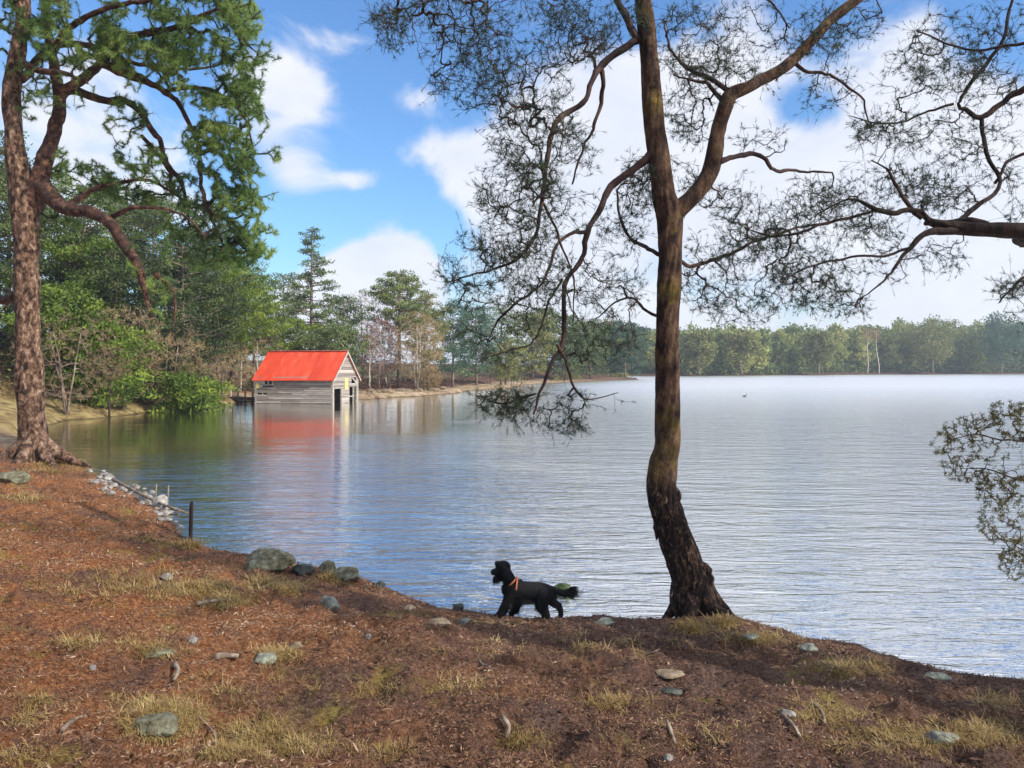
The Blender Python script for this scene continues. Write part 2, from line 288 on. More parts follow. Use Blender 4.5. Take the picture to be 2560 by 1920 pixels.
def ground_material():
    m, t = mat_new('ground'); nn = t.nodes; lk = t.links.new
    o = nn.new('ShaderNodeOutputMaterial'); p = nn.new('ShaderNodeBsdfPrincipled'); geo = nn.new('ShaderNodeNewGeometry'); pos = geo.outputs['Position']
    def ns(sc, d=6, dist=0, rough=.62):
        n = nn.new('ShaderNodeTexNoise'); n.inputs['Scale'].default_value = sc; n.inputs['Detail'].default_value = d; n.inputs['Distortion'].default_value = dist; n.inputs['Roughness'].default_value = rough; lk(pos, n.inputs['Vector']); return n.outputs[0]
    def ramp(f, cols, ps):
        r = nn.new('ShaderNodeValToRGB'); e = r.color_ramp.elements
        while len(e) < len(cols): e.new(.5)
        for i, (c, q) in enumerate(zip(cols, ps)): e[i].position = q; e[i].color = (*c, 1)
        lk(f, r.inputs[0]); return r.outputs[0]
    def mix(f, a, b):
        x = nn.new('ShaderNodeMix'); x.data_type = 'RGBA'; lk(f, x.inputs[0]); lk(a, x.inputs[6]); lk(b, x.inputs[7]); return x.outputs[2]
    def mth(op, a, b):
        x = nn.new('ShaderNodeMath'); x.operation = op; x.use_clamp = True
        for i, v in enumerate((a, b)):
            if isinstance(v, (int, float)): x.inputs[i].default_value = v
            else: lk(v, x.inputs[i])
        return x.outputs[0]
    litter = ramp(ns(30, 9, .3, .8), [(.011,.007,.006),(.080,.043,.029),(.20,.12,.075),(.48,.37,.26)], [.33,.46,.57,.72])
    red = ramp(ns(30, 9, .3, .8), [(.035,.014,.008),(.25,.095,.036),(.56,.31,.15)], [.34,.5,.70])
    yellow = ramp(ns(34, 8, .3, .75), [(.05,.035,.010),(.24,.18,.04),(.46,.38,.14)], [.3,.5,.72])
    mauve = ramp(ns(36, 9, .2, .8), [(.012,.009,.010),(.095,.062,.055),(.32,.23,.19)], [.34,.5,.70])
    at = nn.new('ShaderNodeAttribute'); at.attribute_name = 'red'; fr = mth('MULTIPLY', at.outputs['Fac'], ramp(ns(.9, 4), [(.2,)*3, (1,)*3], [.35,.55]))
    c = mix(ramp(ns(.75, 4), [(0,)*3, (1,)*3], [.40,.54]), litter, mauve)
    c = mix(fr, c, red); c = mix(mth('MULTIPLY', ramp(ns(1.3, 5), [(0,)*3, (1,)*3], [.57,.66]), .8), c, yellow)
    bank = ramp(ns(1.6, 9, .4), [(.06,.04,.02),(.20,.14,.06),(.34,.27,.12),(.46,.38,.20)], [.3,.45,.6,.75])
    beach = ramp(ns(1.5, 8), [(.10,.06,.035),(.28,.20,.12),(.46,.39,.28)], [.3,.5,.7])
    a2 = nn.new('ShaderNodeAttribute'); a2.attribute_name = 'bank'; c = mix(a2.outputs['Fac'], c, bank)
    a3 = nn.new('ShaderNodeAttribute'); a3.attribute_name = 'beach'; c = mix(a3.outputs['Fac'], c, beach)
    a4 = nn.new('ShaderNodeAttribute'); a4.attribute_name = 'wood'; c = mix(a4.outputs['Fac'], c, ramp(ns(.8, 6), [(.03,.014,.012),(.09,.045,.03),(.14,.10,.04)], [.35,.5,.7]))
    sz = nn.new('ShaderNodeSeparateXYZ'); lk(pos, sz.inputs[0]); wet = nn.new('ShaderNodeMapRange'); lk(sz.outputs[2], wet.inputs[0]); wet.inputs[1].default_value = .02; wet.inputs[2].default_value = .075; wet.inputs[3].default_value = .35; wet.inputs[4].default_value = 1.0
    vs = nn.new('ShaderNodeVectorMath'); vs.operation = 'SCALE'; lk(c, vs.inputs[0]); lk(wet.outputs[0], vs.inputs[3]); c = vs.outputs[0]
    lk(c, p.inputs['Base Color']); p.inputs['Roughness'].default_value = .95; p.inputs['Specular IOR Level'].default_value = .15
    b = nn.new('ShaderNodeBump'); b.inputs['Strength'].default_value = 1; b.inputs['Distance'].default_value = .045; lk(ns(30, 9, .4, .8), b.inputs['Height']); lk(b.outputs[0], p.inputs['Normal'])
    lk(p.outputs[0], o.inputs[0]); return m
def build_ground():
    th = np.concatenate([np.linspace(-.72, .72, 760), np.linspace(.74, 2 * math.pi - .74, 150)])
    r = [0.6]
    while r[-1] < 1700: r.append(r[-1] * (1.0075 if 3 < r[-1] < 24 else 1.02 if r[-1] < 420 else 1.09))
    r = np.array(r); RR, TH = np.meshgrid(r, th, indexing='ij'); x = RR * np.sin(TH); y = RR * np.cos(TH); z = H(x, y)
    n, k = x.shape; v = np.stack([x, y, z], -1).reshape(-1, 3); v = np.vstack([v, [0, 0, float(H(0, 0))]])
    idx = np.arange(n * k).reshape(n, k); nx = np.roll(idx, -1, 1); f = np.stack([idx[:-1], idx[1:], nx[1:], nx[:-1]], -1).reshape(-1, 4)
    mb = MB(); mb.add(v, f); mb.f.append(np.stack([np.full(k, n * k), idx[0], nx[0]], -1))
    o = mb.build('ground', ground_material()); o['kind'] = 'structure'
    nz, lb = zones(v[:, 0], v[:, 1]); d = sdist(v[:, 0], v[:, 1])
    fa = 1 - nz
    at = {'bank': fa * lb * (1 - sm(6, 12, d)), 'beach': fa * (1 - lb) * (1 - sm(2.5, 6, d)) * (1 - sm(120, 200, v[:, 1])), 
          'wood': fa * np.maximum(sm(6, 12, d), np.maximum((1 - lb) * sm(3, 7, d), sm(120, 200, v[:, 1]))), 'red': sm(-1.0, 4.0, -v[:, 0] - .25 * v[:, 1] + 1.5) + .25}
    for kx, val in at.items():
        a = o.data.attributes.new(kx, 'FLOAT', 'POINT'); a.data.foreach_set('value', val.astype(np.float32))
build_ground()
# ---------------------------------------------------------------- water
def water_material():
    m, t = mat_new('water'); nn = t.nodes; lk = t.links.new
    o = nn.new('ShaderNodeOutputMaterial'); geo = nn.new('ShaderNodeNewGeometry'); pos = geo.outputs['Position']
    def mth(op, a, b, c=None, cl=False):
        x = nn.new('ShaderNodeMath'); x.operation = op; x.use_clamp = cl
        for i, v in enumerate((a, b, c)):
            if v is None: continue
            if isinstance(v, (int, float)): x.inputs[i].default_value = v
            else: lk(v, x.inputs[i])
        return x.outputs[0]
    def ns(sc, rot, st, d=3, dist=0.0, rough=.5):
        mp = nn.new('ShaderNodeMapping'); mp.inputs['Rotation'].default_value = (0, 0, R_(rot)); mp.inputs['Scale'].default_value = (st[0], st[1], 1); lk(pos, mp.inputs[0])
        n = nn.new('ShaderNodeTexNoise'); n.inputs['Scale'].default_value = sc; n.inputs['Detail'].default_value = d; n.inputs['Distortion'].default_value = dist; n.inputs['Roughness'].default_value = rough
        lk(mp.outputs[0], n.inputs['Vector']); return n.outputs[0]
    sp = nn.new('ShaderNodeSeparateXYZ'); lk(pos, sp.inputs[0])
    h = mth('ADD', mth('MULTIPLY', ns(1.0, 19, (.75, 3.1), 4, .9), .9), mth('MULTIPLY', ns(1.0, -4, (2.8, 8), 4, .7), .46))
    h = mth('ADD', h, mth('MULTIPLY', ns(1.0, 25, (.35, 1.3), 2, .2), .8))
    # calmer water in the lee of the left bank, fresher ripples by the near shore
    q = mth('ADD', mth('MULTIPLY', sp.outputs[0], .55), mth('MULTIPLY', sp.outputs[1], -1.0)); q = mth('ADD', q, mth('MULTIPLY', ns(.12, 0, (1, 2), 3), 14))
    mr = nn.new('ShaderNodeMapRange'); mr.interpolation_type = 'SMOOTHSTEP'; lk(q, mr.inputs[0]); mr.inputs[1].default_value = -34; mr.inputs[2].default_value = -8; mr.inputs[3].default_value = .12; mr.inputs[4].default_value = .66
    q2 = mth('ADD', mth('MULTIPLY', sp.outputs[1], -.06), sp.outputs[0]); q2 = mth('ADD', q2, mth('MULTIPLY', ns(.05, 0, (1, 2.5), 3), 12))
    m2 = nn.new('ShaderNodeMapRange'); m2.interpolation_type = 'SMOOTHSTEP'; lk(q2, m2.inputs[0]); m2.inputs[1].default_value = -2; m2.inputs[2].default_value = 9; m2.inputs[3].default_value = 0
    m3 = nn.new('ShaderNodeMapRange'); lk(sp.outputs[1], m3.inputs[0]); m3.inputs[1].default_value = 10; m3.inputs[2].default_value = 60; m3.inputs[3].default_value = .66; m3.inputs[4].default_value = 1.0; lk(m3.outputs[0], m2.inputs[4])
    mxx = mth('MAXIMUM', mr.outputs[0], m2.outputs[0])
    b = nn.new('ShaderNodeBump'); b.inputs['Distance'].default_value = .105; lane = nn.new('ShaderNodeMapRange'); lk(ns(.16, 14, (.5, 2.2), 4, .8), lane.inputs[0]); lane.inputs[1].default_value = .35; lane.inputs[2].default_value = .62; lane.inputs[3].default_value = .55; lane.inputs[4].default_value = 1.05; lk(mth('MULTIPLY', mxx, lane.outputs[0]), b.inputs['Strength']); lk(h, b.inputs['Height'])
    gl = nn.new('ShaderNodeBsdfGlossy'); gl.inputs['Roughness'].default_value = .05; gl.inputs['Color'].default_value = (1, .995, .975, 1); lk(b.outputs[0], gl.inputs['Normal'])
    rg = nn.new('ShaderNodeMapRange'); lk(sp.outputs[1], rg.inputs[0]); rg.inputs[1].default_value = 14; rg.inputs[2].default_value = 110; rg.inputs[3].default_value = 0; rg.inputs[4].default_value = .30
    rs = nn.new('ShaderNodeMapRange'); rs.interpolation_type = 'SMOOTHSTEP'; lk(q2, rs.inputs[0]); rs.inputs[1].default_value = -3; rs.inputs[2].default_value = 12
    lk(mth('MULTIPLY_ADD', rg.outputs[0], rs.outputs[0], .045), gl.inputs['Roughness'])
    df = nn.new('ShaderNodeBsdfDiffuse'); df.inputs['Color'].default_value = (.085, .08, .045, 1)
    tr = nn.new('ShaderNodeBsdfTransparent'); tr.inputs['Color'].default_value = (.55, .50, .30, 1)
    mb_ = nn.new('ShaderNodeMixShader'); mb_.inputs[0].default_value = .45; lk(tr.outputs[0], mb_.inputs[1]); lk(df.outputs[0], mb_.inputs[2])
    fr = nn.new('ShaderNodeFresnel'); fr.inputs['IOR'].default_value = 1.75; lk(b.outputs[0], fr.inputs['Normal'])
    f = mth('MULTIPLY_ADD', fr.outputs[0], .36, .68, True)
    ms = nn.new('ShaderNodeMixShader'); lk(f, ms.inputs[0]); lk(mb_.outputs[0], ms.inputs[1]); lk(gl.outputs[0], ms.inputs[2]); lk(ms.outputs[0], o.inputs[0])
    return m
mb = MB(); mb.add([(-60,-80,0),(900,-80,0),(900,420,0),(-60,420,0)], [(0,1,2,3)]); wo = mb.build('water', water_material()); wo['kind'] = 'structure'
# ---------------------------------------------------------------- growing trees
def grow(nodes, targets, rng, k=6, bend=.22, sag=.0, wig=.04, ndir=None):
    """join every target to the nearest point of the growing skeleton by a curved twig"""
    nodes = np.asarray(nodes, float); T = np.asarray(targets, float)
    dm = np.array([np.min(((nodes - t) ** 2).sum(1)) for t in T]); T = T[np.argsort(dm)]
    n0 = len(nodes); cap = n0 + len(T) * (k - 1); pos = np.empty((cap, 3)); pos[:n0] = nodes; own = np.full(cap, -1); cnt = n0
    tw = np.empty((len(T), k, 3)); par = np.full(len(T), -1); s = np.linspace(0, 1, k)[:, None]
    for i, t in enumerate(T):
        d = ((pos[:cnt] - t) ** 2).sum(1); j = int(np.argmin(d)); p0 = pos[j]; dv = t - p0; ln = math.sqrt(d[j]) + 1e-6
        c = p0 + dv * .5 + rng.normal(size=3) * bend * ln + np.array([0, 0, -sag * ln])
        if own[j] >= 0: c = .6 * c + .4 * (p0 + nrm(tw[own[j], -1] - tw[own[j], 0]) * ln * .5)
        q = (1 - s) ** 2 * p0 + 2 * s * (1 - s) * c + s ** 2 * t
        q[1:-1] += rng.normal(size=(k - 2, 3)) * wig * ln
        tw[i] = q; par[i] = own[j]; pos[cnt:cnt + k - 1] = q[1:]; own[cnt:cnt + k - 1] = i; cnt += k - 1
    w = np.ones(len(T))
    for i in range(len(T) - 1, -1, -1):
        if par[i] >= 0: w[par[i]] += w[i]
    return tw, w
def ell(rng, n, c, r, shell=0.0):       # points in an ellipsoid
    u = nrm(rng.normal(size=(n, 3))) * (rng.random((n, 1)) ** (1 / 3) * (1 - shell) + shell); return np.asarray(c) + u * np.asarray(r)
def limb(pts, step=.15):                # [(vx, vy, distance, radius in px)] -> points, radii
    a = np.array([[*P(x, y, d), r / 1671 * d] for x, y, d, r in pts]); q = catmull(a, step); return q[:, :3], q[:, 3]
def bigtube(mb, pts, r, sides, rng, rough=.06, seed=0, fine=None):
    n = len(pts); T = nrm(np.gradient(pts, axis=0)); ref = nrm(np.cross(nrm(pts[-1] - pts[0]), np.array([.3, .8, .5])))
    U = nrm(ref - (ref * T).sum(-1, keepdims=True) * T); V = np.cross(T, U); a = np.linspace(0, 2 * np.pi, sides, endpoint=False)
    s = np.concatenate([[0], np.cumsum(np.linalg.norm(np.diff(pts, axis=0), axis=1))])[:, None]
    rm = max(float(np.mean(r)), .01); A = a[None, :] * np.ones((n, 1))
    dn = fbm(np.cos(A) * 2.2 + 7 + s / rm * .35, np.sin(A) * 2.2 + 9 + s / rm * .12, seed, 4)
    rr = np.asarray(r)[:, None] * (1 + rough * 2 * dn)
    if fine: pl = fbm(np.cos(A) * 7 + 3 + s / rm * .3, np.sin(A) * 7 + s / rm * .9, seed + 5, 4); rr = rr + np.asarray(r)[:, None] * fine[0] * np.clip(pl + .05, -.3, .5) * (1 - sm(fine[1] - .5, fine[1], pts[:, 2:3])) * 1.3
    v = pts[:, None, :] + rr[..., None] * (np.cos(A)[..., None] * U[:, None] + np.sin(A)[..., None] * V[:, None])
    idx = np.arange(n * sides).reshape(n, sides); nx = np.roll(idx, -1, 1)
    b = mb.n; mb.add(v.reshape(-1, 3), np.stack([idx[:-1], nx[:-1], nx[1:], idx[1:]], -1).reshape(-1, 4))
    mb.f.append((idx[-1] + b)[None]); mb.f.append((idx[0, ::-1] + b)[None])
def vt(rng, spec, gs=3.0, gate=-.12):                      # foliage targets: ellipses read in the picture, each with its own distance and depth
    o = []
    for cx, cy, rx, ry, n, d, dd in spec:
        u = nrm(rng.normal(size=(n, 2))) * np.sqrt(rng.random((n, 1))); D = d + rng.normal(size=n) * dd * .6
        o += [P(cx + u[i, 0] * rx, cy + u[i, 1] * ry, D[i]) for i in range(n)]
    o = np.array(o); f = fbm(o[:, 0] * gs + o[:, 1] * .7 * gs, o[:, 2] * gs - o[:, 1] * .5 * gs, 17, 3); return o[f > gate]
def tufts(mb, tw, rng, per, ln, wd, span=.5, spread=.8, tint=None):
    n, k, _ = tw.shape; tip = tw[:, -1]; dirv = nrm(tw[:, -1] - tw[:, -2] + np.array([0, 0, .0]))
    seg = tw[:, -1] - tw[:, max(0, k - 3)]
    B = np.repeat(tip, per, 0) - np.repeat(seg, per, 0) * (rng.random((n * per, 1)) * span)
    D = np.repeat(dirv, per, 0) + rng.normal(size=(n * per, 3)) * spread
    tt = np.clip(np.repeat(rng.normal(.5, .22, n) if tint is None else tint, per) + rng.normal(0, .12, n * per), 0, 1)
    blades(mb, B, D, ln * (.6 + .7 * rng.random(n * per)), wd, rng, tt)
# ---- the tall near pine right of centre
def near_pine():
    rng = np.random.default_rng(5)
    base = G(1500, 1334, 12); base = np.array([(1500 - 1106) / 1671 * 8.2, 8.2, 0.08])
    t = thing('pine_tree', 'tall forked pine with crooked bare trunk at the water edge, right of the dog', 'tree', base)
    D = 8.2
    trunk = [(1508,1352,D,58),(1503,1325,D,49),(1494,1290,D,46),(1488,1240,D,42),(1466,1180,D,39),(1448,1125,D,37),(1432,1080,D,36),(1428,1040,D,34),(1432,1000,D,32),(1441,960,D,29),(1443,880,D,27.5),(1442,780,D,27),(1442,680,D,27),(1446,580,D,27),(1448,500,D,28),(1446,460,D,30),(1434,420,D,26),(1424,350,D,25),(1414,280,D,25),(1407,200,D,23),(1402,120,D,21),(1396,50,D,20),(1390,0,D,19),(1384,-90,D,17),(1392,-190,D+.1,13),(1385,-300,D,9),(1395,-380,D,4)]
    p, r = limb(trunk, .02); r = r * .92; mt = MB(); bigtube(mt, p, r, 110, rng, .085, 3, fine=(.10, 1.6))
    sk = [p[len(p) // 2:][::4]]
    # burl on the right of the foot, old snag bark on the bend
    for (x, y, rp) in ((1524,1232,13),(1530,1250,12),(1462,1068,9),(1418,1140,8)):
        c = P(x, y, D - .03); q = np.array([c + (0, 0, -.13), c + (0.01, 0, -.04), c, c + (-.01, 0, .05), c + (-.03, 0, .09)]); rr = np.array([.2, .8, 1, .6, .1]) * rp / 1671 * D; bigtube(mt, catmull(np.c_[q, rr], .012)[:, :3], catmull(np.c_[q, rr], .012)[:, 3], 14, rng, .2, 8)
    for an, rl, r0 in ((3.4,.55,.07),(4.3,.5,.08),(5.2,.6,.09),(6.0,.55,.07),(.3,.4,.05)):
        g_ = [(base[0] + .02 + math.cos(an) * k, base[1] + math.sin(an) * k) for k in (.12, .24, rl * .7, rl)]
        zz_ = [.34, .16, float(H(*g_[2])) + .01, float(H(*g_[3])) - .05]; q = np.array([[a_[0], a_[1], z_, r0 * m_] for a_, z_, m_ in zip(g_, zz_, (1, .9, .55, .3))]); c = catmull(q, .03); bigtube(mt, c[:, :3], c[:, 3], 14, rng, .15, int(an * 10))
    trunk_o = mt.build('trunk', MT['near_bark'], t)
    limbs = [
     [(1450,462,D,24),(1475,445,D,21),(1500,422,D,20),(1528,385,D,20),(1542,340,D,19),(1550,290,D,18),(1562,245,D,18),(1578,205,D,17.5),(1612,190,D,14),(1650,170,D+.1,13),(1690,148,D+.1,13),(1725,118,D+.2,12.5),(1765,75,D+.2,12),(1800,38,D+.3,12),(1850,0,D+.3,11),(1920,-60,D+.4,9),(1980,-140,D+.5,5)],
    ]
    mb2 = MB()
    for l in limbs: q, rr = limb(l, .05); rr = rr * .9; bigtube(mb2, q, rr, 28, rng, .09, 5); sk.append(q[::4])
    mb2.build('limb', MT['near_bark'], t)
    thin = [
     [(1385,85,D,10),(1368,92,D,9),(1345,106,D,8.5),(1315,125,D,8.5),(1296,142,D,8),(1286,170,D-.1,6.5),(1278,205,D-.2,6),(1262,222,D-.2,6.5),(1238,232,D-.2,7),(1216,252,D-.3,7),(1203,285,D-.3,6.5),(1200,330,D-.4,6),(1190,375,D-.4,5.5),(1178,425,D-.5,5),(1168,470,D-.5,4.4),(1150,510,D-.5,4),(1118,545,D-.6,3.4),(1075,568,D-.6,2.8),(1020,590,D-.7,2),(975,600,D-.7,1.2)],
     [(1296,142,D,6),(1302,175,D,5.5),(1300,220,D+.1,5),(1290,262,D+.1,4),(1262,330,D+.2,3),(1240,400,D+.2,2)],
     [(1380,92,D,9),(1362,60,D,8),(1345,30,D,8),(1322,-10,D,8),(1290,-60,D-.2,7),(1220,-100,D-.4,6),(1120,-110,D-.6,5),(1000,-90,D-.8,4),(900,-50,D-1,3),(830,0,D-1,1.6)],
     [(1420,332,D,12),(1398,343,D,11),(1375,358,D,9),(1345,385,D,8.5),(1312,408,D,8.5),(1298,440,D-.1,8),(1282,470,D-.1,7),(1266,498,D-.2,7),(1258,540,D-.2,6),(1240,575,D-.3,6),(1216,605,D-.3,6),(1209,650,D-.4,5.5),(1212,700,D-.4,5.5),(1205,745,D-.4,5),(1182,785,D-.5,4.5),(1172,820,D-.5,4),(1158,860,D-.5,3.2),(1150,900,D-.5,2)],
     [(1266,498,D-.2,5),(1238,496,D-.3,4.5),(1212,508,D-.3,4),(1192,535,D-.4,4),(1180,570,D-.4,3.6),(1165,600,D-.5,3),(1135,628,D-.5,3),(1105,655,D-.6,3),(1072,690,D-.6,2.4),(1050,730,D-.7,1.6)],
     [(1175,440,D-.5,3.5),(1195,480,D-.4,3),(1210,520,D-.4,3),(1225,560,D-.4,2.6),(1236,620,D-.4,2),(1228,700,D-.4,1.2)],
     [(1205,745,D-.4,4),(1222,780,D-.4,3.5),(1238,830,D-.4,3),(1262,862,D-.4,2.6),(1290,870,D-.3,1.6),(1340,858,D-.3,1)],
     [(1216,605,D-.3,3),(1190,640,D-.3,3),(1170,700,D-.4,2.6),(1140,745,D-.4,2),(1090,765,D-.5,1.4),(1030,790,D-.5,1)],
     [(1158,850,D-.5,3),(1120,862,D-.5,2.6),(1080,872,D-.6,2),(1035,850,D-.6,1.2)],
     [(1544,352,D,8),(1568,343,D,6.5),(1600,336,D+.1,6),(1630,335,D+.2,5.5),(1660,350,D+.2,5),(1672,368,D+.2,4.5),(1700,374,D+.3,4),(1740,378,D+.4,3),(1800,380,D+.4,2)],
     [(1578,205,D,7),(1545,185,D+.1,6),(1500,160,D+.2,5),(1465,135,D+.3,4),(1440,90,D+.3,3),(1430,40,D+.4,2)],
     [(1560,215,D,6),(1540,190,D,5),(1520,178,D-.1,4),(1490,172,D-.1,3),(1455,160,D-.1,2)],
     [(1442,556,D+.05,6),(1412,545,D+.1,5),(1370,520,D+.3,4),(1350,480,D+.4,3.4),(1345,420,D+.5,2.4)],
     [(1465,560,D+.2,5),(1500,575,D+.4,4.4),(1560,560,D+.5,4),(1640,530,D+.6,3.4),(1720,500,D+.7,2.6),(1800,490,D+.8,1.4)],
     [(1420,-90,D,8),(1500,-60,D+.2,6),(1580,-30,D+.3,5),(1660,0,D+.4,3),(1720,60,D+.4,1.6)],
     [(1440,690,D+.1,4),(1400,670,D+.2,3.4),(1360,640,D+.3,3),(1320,650,D+.4,2.2),(1270,690,D+.5,1.2)],
     [(1710,130,D+.2,5),(1745,160,D+.2,4),(1790,170,D+.2,3.4),(1830,205,D+.2,3),(1860,235,D+.2,2.4),(1872,290,D+.2,1.6)],
    ]
    bm_ = MB()
    for l in thin:
        q, rr = limb(l, .05); q = q + np.cumsum(rng.normal(size=q.shape) * .0065, 0); bigtube(bm_, q, rr * .86 * (1 + .16 * rng.random(len(rr))), 9, rng, .14, 7); sk.append(q[::2])
    sk = np.vstack(sk)
    spec = [ # cx, cy, rx, ry, n, distance, depth
     (960,60,150,85,230,7.3,.6),(1120,70,170,95,240,7.4,.6),(1240,60,90,80,110,7.6,.5),(850,45,50,35,40,7.1,.3),(1010,185,90,55,80,7.3,.4),(1130,180,110,60,110,7.5,.5),
     (1150,300,100,80,170,7.6,.5),(1120,410,95,80,190,7.6,.5),(1210,420,90,100,130,7.8,.5),(1080,510,100,60,150,7.5,.5),(1020,580,80,50,110,7.4,.4),(1150,560,90,70,90,7.6,.4),(1240,350,60,100,60,7.9,.4),
     (1110,640,110,50,90,7.4,.4),(1040,690,90,55,80,7.4,.4),(1130,740,110,60,110,7.5,.4),(1230,700,100,80,140,7.7,.5),(1320,620,70,70,90,8.1,.5),(1330,500,60,60,130,8.2,.5),(1380,400,40,70,110,8.4,.4),(1290,740,90,50,90,7.9,.4),
     (1090,868,65,28,70,7.5,.25),(1170,890,90,42,90,7.6,.3),(1265,878,75,35,75,7.7,.3),(1210,925,50,18,45,7.6,.2),(1330,860,30,14,14,7.8,.2),
     (1490,330,60,60,110,8.9,.5),(1560,400,80,60,110,8.8,.5),(1500,440,50,50,60,8.9,.4),(1640,480,120,45,200,8.8,.5),(1560,520,90,55,140,8.8,.5),(1650,560,110,50,130,8.9,.5),(1530,620,70,60,70,8.7,.5),(1600,670,90,40,60,8.8,.5),(1700,590,50,22,110,8.8,.3),
     (1500,90,90,90,170,8.5,.6),(1620,80,100,80,200,8.6,.6),(1560,180,90,50,110,8.4,.4),(1760,70,70,60,140,8.5,.4),(1850,40,70,45,130,8.6,.4),(1690,200,80,50,70,8.4,.4),(1800,190,60,50,40,8.5,.3),(1340,60,60,60,60,8.0,.4),(1480,240,60,50,60,8.6,.4),(1640,280,80,50,50,8.6,.4),(1760,440,80,50,80,8.8,.4)]
    spec = [(a, b, c, d_, int(e * 1.5), f_, g_) for a, b, c, d_, e, f_, g_ in spec]
    T = vt(rng, spec, 3.4, -.02); tw, wgt = grow(sk, T, rng, k=7, bend=.26, sag=.05, wig=.045)
    r0 = .0021 * wgt ** .47; sR = np.linspace(1, .55, 7)[None]; tubes(bm_, tw, np.minimum(r0, .02)[:, None] * sR, 4, cap=False)
    # fine side twiglets, curled upwards
    n = len(tw); m = 2; ii = np.repeat(np.arange(n), m); kk = rng.integers(2, 6, len(ii)); b0 = tw[ii, kk]; dr = nrm(tw[ii, kk + 1] - tw[ii, kk - 1]) + rng.normal(size=(len(ii), 3)) * .75
    dr = nrm(dr); ln = rng.uniform(.06, .20, (len(ii), 1)); up = np.array([0, 0, 1.0]) * rng.uniform(-.4, .5, (len(ii), 1))
    s4 = np.linspace(0, 1, 4)[None, :, None]; side = b0[:, None] + dr[:, None] * ln[:, None] * s4 + (up * ln)[:, None] * s4 ** 2 * .8
    tubes(bm_, side, np.full((len(side), 4), .0017) * np.linspace(1, .6, 4), 3, cap=False)
    bm_.build('branches', MT['bark_twig'], t)
    nb = MB(); tufts(nb, tw, rng, 20, .055, .0034, .6, .8); tufts(nb, side, rng, 10, .050, .0032, .45, .65)
    nb.build('needles', MT['near_needle'], t)
near_pine()
